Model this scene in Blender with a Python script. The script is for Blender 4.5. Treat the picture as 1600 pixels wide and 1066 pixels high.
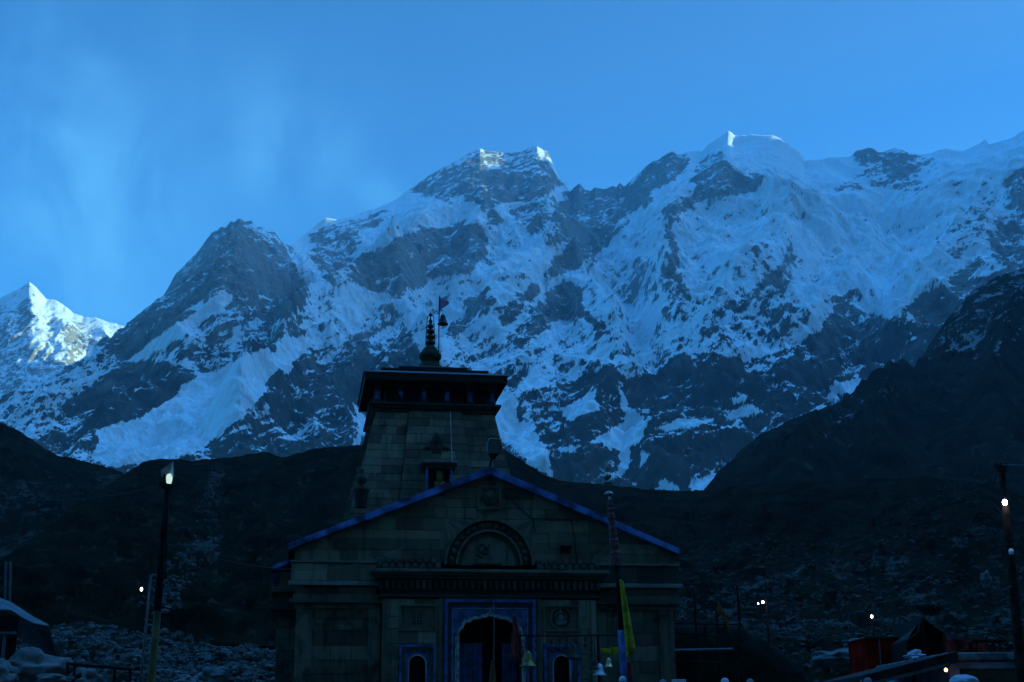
import bpy, bmesh, math, random
import numpy as np
from mathutils import Vector, Matrix

for o in list(bpy.data.objects):
    bpy.data.objects.remove(o)
SC = bpy.context.scene
COL = SC.collection
R = math.radians
rnd = random.Random(7)

# ---------------------------------------------------------------- camera
F = 2100.0                      # focal length in photo pixels (1600 wide)
PITCH = math.atan(617 / F)
CAMZ = 1.6
ROLL = R(0.5)                  # the picture leans a little
cam_d = bpy.data.cameras.new("camera")
cam = bpy.data.objects.new("camera", cam_d)
COL.objects.link(cam)
cam.location = (0, 0, CAMZ)
cam.rotation_euler = (Matrix.Rotation(R(90) + PITCH, 3, 'X') @ Matrix.Rotation(-ROLL, 3, 'Z')).to_euler()
cam_d.sensor_width = 36
cam_d.lens = 36 * F / 1600
cam_d.clip_start = 0.5
cam_d.clip_end = 60000
SC.camera = cam

# ---------------------------------------------------------------- world, sun, exposure
HAZE = 3.6e-5
SUN_AZ, SUN_EL = 90.0, 12.0     # degrees clockwise from the view direction, above the horizon
SC.view_settings.view_transform = 'Standard'
SC.view_settings.look = 'None'
SC.view_settings.gamma = 1
SC.view_settings.exposure = 1.25


def nodes_of(tree):
    """short helpers for a node tree"""
    ns, ln = tree.nodes, tree.links

    def N(kind, **kw):
        n = ns.new(kind)
        for k, v in kw.items():
            if k == 'inp':
                for i, x in v.items():
                    if hasattr(x, 'is_output'):
                        ln.new(x, n.inputs[i])
                    else:
                        n.inputs[i].default_value = x
            else:
                setattr(n, k, v)
        return n

    def math_(op, a, b=0.0, c=0.0, clamp=False):
        n = N('ShaderNodeMath', operation=op, use_clamp=clamp, inp={0: a, 1: b, 2: c})
        return n.outputs[0]

    def mix(fac, a, b, mode='MIX'):
        n = N('ShaderNodeMix', data_type='RGBA', blend_type=mode, inp={0: fac, 6: a, 7: b})
        return n.outputs[2]

    def maprange(v, a, b, c, d, smooth=True):
        n = N('ShaderNodeMapRange', interpolation_type='SMOOTHSTEP' if smooth else 'LINEAR',
              inp={0: v, 1: a, 2: b, 3: c, 4: d})
        return n.outputs[0]

    def noise(vec, scale, detail=4.0, rough=0.55, dist=0.0):
        n = N('ShaderNodeTexNoise', inp={'Scale': scale, 'Detail': detail, 'Roughness': rough, 'Distortion': dist})
        if vec is not None:
            ln.new(vec, n.inputs['Vector'])
        return n
    return N, math_, mix, maprange, noise, ln


def rays(u, v):
    """directions through photo pixels (numbers or arrays)"""
    cp, sp = math.cos(PITCH), math.sin(PITCH)
    cr, sr = math.cos(ROLL), math.sin(ROLL)
    a, b = u - 800.0, 533.0 - v
    x, y = a * cr + b * sr, -a * sr + b * cr
    return x, F * cp - y * sp, F * sp + y * cp


ray = rays


def at(u, v, Y):
    """world point at distance Y ahead that is seen at a photo pixel"""
    r = ray(u, v)
    return Vector((r[0] * Y / r[1], Y, CAMZ + r[2] * Y / r[1]))


W = bpy.data.worlds.new("World")
SC.world = W
W.use_nodes = True
wt = W.node_tree
wt.nodes.clear()
N, math_, mix, maprange, noise, ln = nodes_of(wt)
tc = N('ShaderNodeTexCoord').outputs['Generated']
sep = N('ShaderNodeSeparateXYZ', inp={0: tc})
sky = N('ShaderNodeTexSky', sky_type='NISHITA', sun_disc=False, sun_elevation=R(SUN_EL), sun_rotation=R(SUN_AZ),
        altitude=3500, air_density=1.0, dust_density=0.6, ozone_density=2.5)
SKY_TINT = (0.215, 0.96, 1.36, 1)
col = mix(1.0, sky.outputs[0], SKY_TINT, 'MULTIPLY')
# dawn sky: dimmer over the valley behind the viewer, bright overhead
g = math_('MULTIPLY', maprange(sep.outputs[1], -0.7, 0.5, 0.22, 1.0), maprange(sep.outputs[2], 0.54, 0.82, 1.0, 8.5))
g = math_('MULTIPLY', g, maprange(sep.outputs[0], -0.42, 0.30, 0.84, 1.02))
g = math_('MULTIPLY', g, maprange(sep.outputs[2], 0.28, 0.56, 1.12, 0.76, False))
col = mix(1.0, col, g, 'MULTIPLY')


def lobe(u, v, tight):
    d = Vector(ray(u, v)).normalized()
    dp = N('ShaderNodeVectorMath', operation='DOT_PRODUCT', inp={0: tc, 1: d}).outputs['Value']
    return math_('POWER', math_('MAXIMUM', dp, 0.0), tight)


# thin high cloud drifting over the left of the ridge
cmap = N('ShaderNodeMapping', inp={'Vector': tc, 'Rotation': (0.2, 0.35, 0.1), 'Scale': (1.5, 1.0, 0.9)})
n1 = noise(cmap.outputs[0], 4.2, 9, 0.55, 0.5).outputs['Fac']
n2 = noise(cmap.outputs[0], 11.0, 8, 0.58, 0.5).outputs['Fac']
wisp = math_('ADD', math_('MULTIPLY', n1, 0.65), math_('MULTIPLY', n2, 0.35))
wisp = maprange(wisp, 0.40, 0.64, 0.0, 1.0)
l1 = math_('ADD', math_('MULTIPLY', lobe(110, 380, 300), 0.8), math_('MULTIPLY', lobe(465, 220, 900), 0.7))
l1 = math_('ADD', l1, math_('MULTIPLY', lobe(90, 130, 350), 0.5))
l1 = math_('ADD', l1, math_('MULTIPLY', lobe(600, 303, 9000), 0.7))
cl = math_('MULTIPLY', wisp, l1, clamp=True)
col = mix(math_('MULTIPLY', cl, 0.75), col, (0.62, 2.5, 4.4, 1))
bg = N('ShaderNodeBackground', inp={0: col, 1: 0.12})
out = N('ShaderNodeOutputWorld', inp={0: bg.outputs[0]})

sun_d = bpy.data.lights.new("sun", 'SUN')
sun_o = bpy.data.objects.new("sun", sun_d)
COL.objects.link(sun_o)
sun_d.energy = 3.6
sun_d.angle = R(0.5)
sun_d.color = (0.72, 1.0, 0.60)
SUN_DIR = Vector((math.sin(R(SUN_AZ)) * math.cos(R(SUN_EL)), math.cos(R(SUN_AZ)) * math.cos(R(SUN_EL)), math.sin(R(SUN_EL))))
sun_o.rotation_euler = SUN_DIR.to_track_quat('Z', 'Y').to_euler()
sun_o.location = (60, 20, 80)

SC.cycles.use_denoising = True
SC.cycles.max_bounces = 6
SC.cycles.diffuse_bounces = 3
SC.cycles.volume_bounces = 0
SC.cycles.use_adaptive_sampling = True


# ---------------------------------------------------------------- object helpers
def tag(o, label=None, cat=None, group=None, kind=None):
    if label: o['label'] = label
    if cat: o['category'] = cat
    if group: o['group'] = group
    if kind: o['kind'] = kind
    return o


def empty(name, loc=(0, 0, 0), rz=0.0):
    o = bpy.data.objects.new(name, None)
    COL.objects.link(o)
    o.location = loc
    o.rotation_euler = (0, 0, rz)
    o.empty_display_size = 0.3
    return o


def copy_tree(o, parent=None):
    c = o.copy()
    COL.objects.link(c)
    c.parent = parent
    for ch in list(o.children):
        copy_tree(ch, c)
    return c


class MB:
    """collects simple solids, links them as one mesh object"""
    def __init__(s):
        s.bm = bmesh.new()
        s.cl = None

    def poly(s, pts):
        vs = [s.bm.verts.new(p) for p in pts]
        return s.bm.faces.new(vs)

    def box(s, x0, x1, y0, y1, z0, z1):
        p = [(x0, y0, z0), (x1, y0, z0), (x1, y1, z0), (x0, y1, z0), (x0, y0, z1), (x1, y0, z1), (x1, y1, z1), (x0, y1, z1)]
        v = [s.bm.verts.new(q) for q in p]
        for f in ((0, 3, 2, 1), (4, 5, 6, 7), (0, 1, 5, 4), (1, 2, 6, 5), (2, 3, 7, 6), (3, 0, 4, 7)):
            s.bm.faces.new([v[i] for i in f])
        return v

    def prism(s, prof, y0, y1):
        """polygon in x,z (counter clockwise seen from -y) pushed from y0 to y1"""
        a = [s.bm.verts.new((x, y0, z)) for x, z in prof]
        b = [s.bm.verts.new((x, y1, z)) for x, z in prof]
        n = len(prof)
        s.bm.faces.new(a)
        s.bm.faces.new(b[::-1])
        for i in range(n):
            j = (i + 1) % n
            s.bm.faces.new((a[i], b[i], b[j], a[j]))

    def band(s, inner, outer, y0, y1):
        """strip between two open x,z polylines of equal length, pushed from y0 to y1"""
        for i in range(len(inner) - 1):
            s.prism([inner[i], inner[i + 1], outer[i + 1], outer[i]], y0, y1)

    def tube(s, pts, r, n=8, cap=True):
        pts = [Vector(p) for p in pts]
        rs = r if isinstance(r, (list, tuple)) else [r] * len(pts)
        rings = []
        for i, p in enumerate(pts):
            d = (pts[min(i + 1, len(pts) - 1)] - pts[max(i - 1, 0)]).normalized()
            a = d.orthogonal().normalized() if abs(d.z) < 0.999 else Vector((1, 0, 0))
            if i:
                a = (pa - d * pa.dot(d)).normalized()
            pa = a
            b = d.cross(a)
            rings.append([s.bm.verts.new(p + (a * math.cos(t) + b * math.sin(t)) * rs[i])
                          for t in [2 * math.pi * k / n for k in range(n)]])
        for A, B in zip(rings, rings[1:]):
            for k in range(n):
                s.bm.faces.new((A[k], A[(k + 1) % n], B[(k + 1) % n], B[k]))
        if cap:
            s.bm.faces.new(rings[0][::-1])
            s.bm.faces.new(rings[-1])

    def lathe(s, prof, c=(0, 0, 0), n=20, squash=(1, 1)):
        """profile of (radius, z) turned about a vertical axis"""
        c = Vector(c)
        rings = []
        for r, z in prof:
            if r < 1e-5:
                rings.append([s.bm.verts.new(c + Vector((0, 0, z)))])
            else:
                rings.append([s.bm.verts.new(c + Vector((r * squash[0] * math.cos(2 * math.pi * k / n), r * squash[1] * math.sin(2 * math.pi * k / n), z)))
                              for k in range(n)])
        for A, B in zip(rings, rings[1:]):
            for k in range(n):
                q = [A[k % len(A)], A[(k + 1) % len(A)], B[(k + 1) % len(B)], B[k % len(B)]]
                q = [v for i, v in enumerate(q) if v not in q[:i]]
                if len(q) > 2:
                    s.bm.faces.new(q)

    def blob(s, c, r, seed=0, rough=0.25, sub=3, scale=(1, 1, 1)):
        """a lumpy stone or bundle"""
        q = random.Random(seed)
        off = Vector((q.uniform(-50, 50), q.uniform(-50, 50), q.uniform(-50, 50)))
        from mathutils import noise as mn
        res = bmesh.ops.create_icosphere(s.bm, subdivisions=sub, radius=1.0)
        c = Vector(c)
        for v in res['verts']:
            d = v.co.normalized()
            k = 1 + rough * mn.noise(d * 1.3 + off) * 1.6 + rough * 0.5 * mn.noise(d * 3.1 + off)
            k -= rough * 0.6 * abs(mn.noise(d * 2.2 - off))
            if sub > 3:
                k += rough * 0.30 * (mn.cell(d * 2.3 + off) - 0.5) * 0.25 + rough * 0.16 * mn.noise(d * 8 + off) - rough * 0.25 * abs(mn.noise(d * 4.5 + off))
            v.co = c + Vector((d.x * scale[0], d.y * scale[1], d.z * scale[2])) * r * k

    def build(s, name, mat, parent=None, smooth=False, bevel=0.0, recalc=True):
        if recalc:
            bmesh.ops.recalc_face_normals(s.bm, faces=s.bm.faces[:])
        me = bpy.data.meshes.new(name)
        s.bm.to_mesh(me)
        s.bm.free()
        me.materials.append(mat)
        if smooth:
            me.polygons.foreach_set('use_smooth', [True] * len(me.polygons))
        o = bpy.data.objects.new(name, me)
        COL.objects.link(o)
        if parent is not None:
            o.parent = parent
        if bevel:
            m = o.modifiers.new('bevel', 'BEVEL')
            m.width = bevel
            m.segments = 2
            m.limit_method = 'ANGLE'
        return o


# ---------------------------------------------------------------- materials
MATS = {}


def mat(name, c, rough=0.8, var=0.25, scale=3.0, metal=0.0, bump=0.0, c2=None, spec=0.3):
    if name in MATS:
        return MATS[name]
    m = bpy.data.materials.new(name)
    m.use_nodes = True
    t = m.node_tree
    t.nodes.clear()
    N, math_, mix, maprange, noise, ln = nodes_of(t)
    tc = N('ShaderNodeTexCoord').outputs['Object']
    n = noise(tc, scale, 6, 0.6)
    c4 = (*c, 1)
    d4 = (*(c2 or [x * (1 - var * 1.6) for x in c]), 1)
    k = maprange(n.outputs['Fac'], 0.36, 0.64, 0, 1)
    colr = mix(k, d4, c4)
    p = N('ShaderNodeBsdfPrincipled', inp={'Base Color': colr, 'Roughness': rough, 'Metallic': metal, 'Specular IOR Level': spec})
    if bump:
        n2 = noise(tc, scale * 6, 5, 0.6)
        b = N('ShaderNodeBump', inp={'Strength': 0.6, 'Distance': bump, 'Height': n2.outputs['Fac']})
        ln.new(b.outputs[0], p.inputs['Normal'])
    N('ShaderNodeOutputMaterial', inp={0: p.outputs[0]})
    MATS[name] = m
    return m


def glow(name, c, strength):
    if name in MATS:
        return MATS[name]
    m = bpy.data.materials.new(name)
    m.use_nodes = True
    t = m.node_tree
    t.nodes.clear()
    N, *_ = nodes_of(t)
    e = N('ShaderNodeEmission', inp={0: (*c, 1), 1: strength})
    N('ShaderNodeOutputMaterial', inp={0: e.outputs[0]})
    MATS[name] = m
    return m


# ---------------------------------------------------------------- terrain
_rs = np.random.RandomState(3)
_perm = np.concatenate([_rs.permutation(256)] * 3).astype(np.int32)
_grad = _rs.normal(size=(256, 3)).astype(np.float32)
_grad /= np.linalg.norm(_grad, axis=1)[:, None]


def perlin(x, y, z):
    xi, yi, zi = np.floor(x).astype(np.int32), np.floor(y).astype(np.int32), np.floor(z).astype(np.int32)
    xf, yf, zf = (x - xi).astype(np.float32), (y - yi).astype(np.float32), (z - zi).astype(np.float32)
    xi &= 255; yi &= 255; zi &= 255
    s = lambda t: t * t * t * (t * (t * 6 - 15) + 10)
    U, V, Wt = s(xf), s(yf), s(zf)
    out = 0
    for dx in (0, 1):
        for dy in (0, 1):
            pxy = _perm[_perm[xi + dx] + yi + dy]
            for dz in (0, 1):
                gi = _grad[_perm[pxy + zi + dz] & 255]
                d = gi[..., 0] * (xf - dx) + gi[..., 1] * (yf - dy) + gi[..., 2] * (zf - dz)
                out = out + d * (U if dx else 1 - U) * (V if dy else 1 - V) * (Wt if dz else 1 - Wt)
    return out * 1.5


def fbm(x, y, z, octaves, gain=0.5, lac=2.03, ridged=False):
    a, tot = 1.0, 0.0
    res = 0
    for i in range(octaves):
        n = perlin(x + i * 17.3, y + i * 9.1, z + i * 5.7)
        if ridged:
            n = 1 - 2.2 * np.abs(n)
        res = res + a * n
        tot += a
        a *= gain
        x, y, z = x * lac, y * lac, z * lac
    return res / tot


def polys(text):
    """'w: u,v u,v ...' one polygon per line"""
    res = []
    for line in text.strip().splitlines():
        w, pts = line.split(':')
        res.append((float(w), np.array([[float(c) for c in p.split(',')] for p in pts.split()])))
    return res


def inside(P, u, v):
    r = np.zeros(u.shape, bool)
    n = len(P)
    for i in range(n):
        x0, y0 = P[i]
        x1, y1 = P[(i + 1) % n]
        if y0 == y1:
            continue
        c = (y0 > v) != (y1 > v)
        r ^= c & (u < (x1 - x0) * (v - y0) / (y1 - y0) + x0)
    return r


def pdist(P, u, v):
    d = np.full(u.shape, 1e9)
    for (x0, y0), (x1, y1) in zip(P[:-1], P[1:]):
        ax, ay = x1 - x0, y1 - y0
        t = np.clip(((u - x0) * ax + (v - y0) * ay) / (ax * ax + ay * ay), 0, 1)
        d = np.minimum(d, np.hypot(u - x0 - t * ax, v - y0 - t * ay))
    return d


def pixel_of(X, Y, Z):
    cp, sp = math.cos(PITCH), math.sin(PITCH)
    cr, sr = math.cos(ROLL), math.sin(ROLL)
    z = Z - CAMZ
    dep = Y * cp + z * sp
    x, y = F * X / dep, F * (-Y * sp + z * cp) / dep
    return 800 + x * cr - y * sr, 533 - (x * sr + y * cr)


def columns(lo, hi, step):
    a = np.arange(max(lo, -30), min(hi, 1630) + step, step)
    left = np.arange(lo, -30, step * 6) if lo < -30 else np.array([])
    right = np.arange(1630 + step * 6, hi, step * 6) if hi > 1630 else np.array([])
    return np.concatenate([left, a, right])


def relief(name, sky, base, lo, hi, step, rows, amp, lam, material, spurs=(), power=1.0, back=1500., back_slope=0.9,
           mask=None, default=None, jag=2.0, flute=0.0, octaves=6, seed=0.0, nscale=220., keep_top=0.12, strata=30., slope_w=0.5, noise_w=0.8, edge=0.14, warp=7.0):
    """a mountain side as a height sheet: foot line, crest line, spurs, crags and a far side"""
    sky = np.array(sky, float)
    base = np.array(base, float)
    cu = columns(lo, hi, step)
    vs = np.interp(cu, sky[:, 0], sky[:, 1])
    Ys = np.interp(cu, sky[:, 0], sky[:, 2])
    kern = np.exp(-np.linspace(-2, 2, 41) ** 2)
    kern /= kern.sum()
    soft = lambda a: np.convolve(np.pad(a, 20, 'edge'), kern, 'valid')
    v_soft, Ys = soft(vs), soft(Ys)
    vs = vs + jag * fbm(cu / 14.0 + seed, cu * 0 + 3.3, cu * 0 + 8.1, 4)
    vb = np.interp(cu, base[:, 0], base[:, 1])
    Yb = np.interp(cu, base[:, 0], base[:, 2])
    t = np.linspace(0, 1, rows)[:, None]
    v = vb + (v_soft - vb) * t ** power + (vs - v_soft) * t ** 7
    Y = Yb + (Ys - Yb) * t
    u = np.broadcast_to(cu, v.shape)
    rx, ry, rz = rays(u, v)
    X = rx * Y / ry
    Z = CAMZ + rz * Y / ry
    Y = Y + 0 * X
    # far side
    nb = 24
    k = (np.linspace(0, 1, nb + 1)[1:] ** 1.3)[:, None] * back
    Xb = X[-1] + k * X[-1] / Y[-1]
    Yb2 = Y[-1] + k
    Zb = Z[-1] - k * back_slope
    X, Y, Z = np.vstack([X, Xb]), np.vstack([Y, Yb2]), np.vstack([Z, Zb])
    tt = np.vstack([np.broadcast_to(t, u.shape), 1 + k / back * np.ones_like(Xb)])
    ku, kv = np.vstack([u, np.broadcast_to(cu, Xb.shape)]), np.vstack([v, np.broadcast_to(v[-1], Xb.shape)])
    fade = np.where(tt <= 1, np.clip((1 - tt) / 0.2, keep_top, 1) * np.clip(tt / 0.03, 0.0, 1), np.clip((tt - 1) / 0.3, keep_top, 1))
    wx = fbm(X / lam * 0.7 + 3 + seed, Y / lam * 0.7, Z / lam * 0.7, 3) * lam * 0.35
    wy = fbm(X / lam * 0.7 + 31, Y / lam * 0.7 + seed, Z / lam * 0.7, 3) * lam * 0.35
    d = amp * (fbm((X + wx) / lam + seed, (Y + wy) / lam * 0.75, Z / lam * 0.5, octaves, 0.58, ridged=True) - 0.2)
    if flute:
        lean = np.where(X > 150, 0.45, -0.35) if lam > 700 else 0.12
        d += flute * (1 - 2.5 * np.abs(perlin((X + wx * 0.7 + Z * lean) / (lam * 0.16), Z / (lam * 0.9), Y / (lam * 0.5) + seed)))
    for A, wd, P in spurs:
        P = np.array(P, float)
        q = np.clip(1 - pdist(P, ku, kv) / wd, 0, 1)
        d += A * q ** 1.2 * np.clip((0.97 - tt) / 0.18, 0, 1)
    d *= fade
    L = np.hypot(X, Y)
    X2, Y2, Z2 = X - X / L * d * 0.55, Y - Y / L * d * 0.55, Z + d * 0.8
    # normals for the snow line
    P3 = np.stack([X2, Y2, Z2], -1)
    du = np.gradient(P3, axis=1)
    dv = np.gradient(P3, axis=0)
    nn = np.cross(du, dv)
    nz = np.abs(nn[..., 2]) / (np.linalg.norm(nn, axis=-1) + 1e-9)
    snow = np.zeros(X.shape)
    if mask is not None:
        pu, pv = pixel_of(X2, Y2, Z2)
        s2 = nscale
        a = math.radians(strata)
        al, ac = X2 * math.cos(a) + Z2 * math.sin(a), -X2 * math.sin(a) + Z2 * math.cos(a)
        w1 = fbm(X2 / s2, Y2 / s2, Z2 / s2 + seed, 6, 0.65)
        w2 = fbm(X2 / s2 + 40, Y2 / s2, Z2 / s2 + seed, 6, 0.65)
        pu2, pv2 = pu + w1 * warp * 5.0, pv + w2 * warp * 3.0
        pts = np.array(default, float)
        M = np.interp(pv2, pts[:, 0], pts[:, 1])
        for w, P in mask:
            M = np.where(inside(P, pu2, pv2), w, M)
        n1 = fbm(al / s2 * 1.3 + 0.5 * w1, Y2 / s2 * 1.0 + seed, ac / s2 * 5.0, 6, 0.85)
        n2 = fbm(X2 / s2 * 6.5, Y2 / s2 * 3.0 + 5 + seed, Z2 / s2 * 4.5, 5, 0.9)
        n3 = fbm((X2 + Z2 * 0.25) / s2 * 0.9 + seed, Y2 / s2 * 0.6, Z2 / s2 * 0.35, 6, 0.7, ridged=True)
        val = M + noise_w * (n1 + 0.8 * n2 + 0.35 * (n3 - 0.15)) + slope_w * (0.60 - nz)
        snow = 1 - np.clip((val - 0.5) / edge + 0.5, 0, 1)
        snow = np.where(tt > 1.0, np.clip(snow + 0.3, 0, 1), snow)
    nr, nc = X.shape
    me = bpy.data.meshes.new(name)
    idx = np.arange(nr * nc).reshape(nr, nc)
    quads = np.stack([idx[:-1, :-1], idx[:-1, 1:], idx[1:, 1:], idx[1:, :-1]], -1).reshape(-1, 4)
    me.vertices.add(nr * nc)
    me.vertices.foreach_set('co', P3.reshape(-1).astype(np.float32))
    nq = len(quads)
    me.loops.add(nq * 4)
    me.loops.foreach_set('vertex_index', quads.reshape(-1).astype(np.int32))
    me.polygons.add(nq)
    me.polygons.foreach_set('loop_start', np.arange(0, nq * 4, 4, dtype=np.int32))
    me.polygons.foreach_set('use_smooth', np.ones(nq, bool))
    at_ = me.attributes.new('snow', 'FLOAT', 'POINT')
    at_.data.foreach_set('value', snow.reshape(-1).astype(np.float32))
    me.update(calc_edges=True)
    me.validate()
    me.materials.append(material)
    o = bpy.data.objects.new(name, me)
    COL.objects.link(o)
    tag(o, kind='structure')
    return o, P3


def mountain_mat(name, rock, rock2, snowc=(0.80, 0.82, 0.84), scale=0.012, patch=None, fine=(1.25, 5.5), high=None, strata=30.0):
    m = bpy.data.materials.new(name)
    m.use_nodes = True
    t = m.node_tree
    t.nodes.clear()
    N, math_, mix, maprange, noise, ln = nodes_of(t)
    tc = N('ShaderNodeTexCoord').outputs['Object']
    a = N('ShaderNodeAttribute', attribute_name='snow').outputs['Fac']
    n = noise(tc, scale, 8, 0.65, 0.5)
    ms = N('ShaderNodeMapping', inp={'Vector': tc, 'Rotation': (0, R(strata), 0), 'Scale': (0.45, 0.7, 1.4)})
    nf = noise(ms.outputs[0], scale * fine[1], 8, 0.72, 0.4)
    rk = mix(maprange(n.outputs['Fac'], 0.35, 0.65, 0, 1), (*rock2, 1), (*rock, 1))
    if patch is not None:
        rk = mix(maprange(noise(tc, scale * 3.3, 7, 0.7).outputs['Fac'], patch[1], patch[1] + 0.10, 0, 1), rk, (*patch[0], 1))
    if high is not None:  # upper rock lightened: the thicker haze up there put into its colour
        zz = N('ShaderNodeSeparateXYZ', inp={0: tc}).outputs[2]
        zz = math_('ADD', zz, math_('MULTIPLY', math_('SUBTRACT', n.outputs['Fac'], 0.5), 1500.0))
        rk = mix(maprange(zz, 1100, 2000, 0, 1), rk, mix(maprange(nf.outputs['Fac'], 0.35, 0.65, 0, 1), (*[c * 0.6 for c in high], 1), (*high, 1)))
    k = math_('ADD', a, math_('MULTIPLY', math_('SUBTRACT', nf.outputs['Fac'], 0.5), fine[0]))
    k = maprange(k, 0.34, 0.66, 0, 1)
    sn = mix(maprange(n.outputs['Fac'], 0.3, 0.7, 0, 1), (*[c * 0.90 for c in snowc], 1), (*snowc, 1))
    c = mix(k, rk, sn)
    b = N('ShaderNodeBump', inp={'Strength': 0.7, 'Distance': 0.25 / scale * 0.25, 'Height': nf.outputs['Fac']})
    p = N('ShaderNodeBsdfPrincipled', inp={'Base Color': c, 'Roughness': 0.9, 'Specular IOR Level': 0.0})
    ln.new(b.outputs[0], p.inputs['Normal'])
    N('ShaderNodeOutputMaterial', inp={0: p.outputs[0]})
    return m


M_MASSIF = mountain_mat('massif_rock_and_snow', (0.085, 0.072, 0.066), (0.04, 0.036, 0.035), high=(0.33, 0.305, 0.28))
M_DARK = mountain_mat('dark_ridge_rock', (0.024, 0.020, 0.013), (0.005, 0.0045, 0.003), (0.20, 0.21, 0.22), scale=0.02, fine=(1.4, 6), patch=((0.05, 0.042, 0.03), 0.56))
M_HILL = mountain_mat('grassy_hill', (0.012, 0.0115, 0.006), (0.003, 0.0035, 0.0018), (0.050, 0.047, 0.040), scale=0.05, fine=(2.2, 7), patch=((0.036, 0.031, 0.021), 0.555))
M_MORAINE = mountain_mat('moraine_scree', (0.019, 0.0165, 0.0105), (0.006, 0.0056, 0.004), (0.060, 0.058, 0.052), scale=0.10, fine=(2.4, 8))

SKY = [(-500, 640, 6400), (-100, 640, 6400), (60, 610, 6300), (145, 562, 6100), (185, 525, 6000), (215, 505, 6000), (255, 465, 6000), (275, 430, 6000), (310, 395, 6000),
       (332, 364, 6000), (340, 362, 6000), (346, 354, 6000), (352, 357, 6000), (360, 347, 6000), (366, 350, 6000), (373, 344, 6000), (384, 349, 6000), (393, 346, 6000), (402, 356, 6020), (411, 354, 6040), (418, 363, 6060), (428, 364, 6100), (440, 378, 6150), (452, 386, 6400), (470, 378, 6600), (485, 362, 6650),
       (510, 349, 6700), (540, 343, 6800), (580, 333, 6900), (615, 318, 7000), (640, 300, 7050), (670, 278, 7150), (700, 262, 7200), (730, 247, 7250),
       (750, 236, 7300), (758, 238, 7300), (790, 241, 7300), (815, 238, 7300), (838, 232, 7300), (855, 239, 7300), (862, 255, 7300), (872, 276, 7250),
       (885, 291, 7200), (890, 305, 7100), (897, 297, 7000), (905, 290, 7000), (915, 302, 6950), (922, 304, 6950), (930, 296, 6950), (945, 301, 6900),
       (958, 293, 6900), (963, 295, 6900), (968, 286, 6900), (975, 293, 6850), (990, 282, 6800), (1005, 268, 6750), (1020, 255, 6700), (1035, 245, 6680), (1050, 239, 6650),
       (1065, 245, 6650), (1075, 238, 6640), (1095, 239, 6620), (1115, 226, 6600), (1137, 210, 6600), (1150, 217, 6600), (1175, 217, 6560),
       (1205, 217, 6505), (1220, 222, 6495), (1235, 235, 6490), (1250, 247, 6485), (1258, 257, 6480), (1290, 252, 6450), (1330, 249, 6420),
       (1340, 240, 6400), (1360, 236, 6380), (1372, 243, 6370), (1385, 241, 6350), (1400, 236, 6320), (1420, 243, 6300), (1440, 248, 6270), (1460, 241, 6240),
       (1475, 236, 6220), (1500, 239, 6180), (1530, 228, 6120), (1540, 222, 6110), (1545, 229, 6100), (1575, 220, 6050), (1595, 209, 6000), (1650, 195, 5900), (1750, 170, 5700), (1900, 160, 5500), (2300, 150, 5200)]
BASE = [(-500, 800, 3400), (100, 790, 3500), (500, 780, 3500), (900, 800, 3300), (1200, 800, 3200), (1700, 700, 3400), (2300, 760, 3400)]
SPURS = [
    (170, 75, [(378, 348), (372, 420), (362, 470), (300, 520), (240, 560)]),
    (90, 50, [(440, 378), (472, 440), (470, 520), (440, 560)]),
    (170, 60, [(610, 477), (570, 490), (520, 520), (470, 560), (430, 610), (370, 690)]),
    (110, 60, [(612, 477), (645, 540), (690, 610), (700, 700)]),
    (120, 60, [(160, 600), (140, 620), (90, 660), (60, 690)]),
    (100, 45, [(215, 590), (285, 585), (290, 595), (240, 645), (150, 705)]),
    (150, 55, [(885, 440), (915, 490), (960, 560), (978, 640)]),
    (90, 60, [(885, 440), (850, 480), (800, 540)]),
    (120, 45, [(1060, 245), (990, 310), (930, 360), (870, 410), (830, 470), (760, 540)]),
    (110, 60, [(1137, 212), (1120, 270), (1060, 330), (1050, 420), (1040, 480), (1065, 570)]),
    (130, 80, [(1250, 310), (1230, 400), (1180, 470), (1130, 520), (1100, 600)]),
    (120, 60, [(1320, 470), (1285, 510), (1270, 560), (1250, 620)]),
    (110, 60, [(1590, 290), (1530, 380), (1450, 460), (1400, 520)]),
    (80, 45, [(750, 240), (745, 300), (760, 345), (740, 400)]),
    (70, 35, [(862, 250), (850, 300), (860, 360)]),
    (-150, 120, [(1380, 330), (1390, 400), (1370, 470)]),
    (-90, 60, [(560, 460), (480, 510), (380, 600), (250, 700)]),
    (-70, 50, [(985, 480), (985, 620), (975, 740)]),
]
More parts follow.
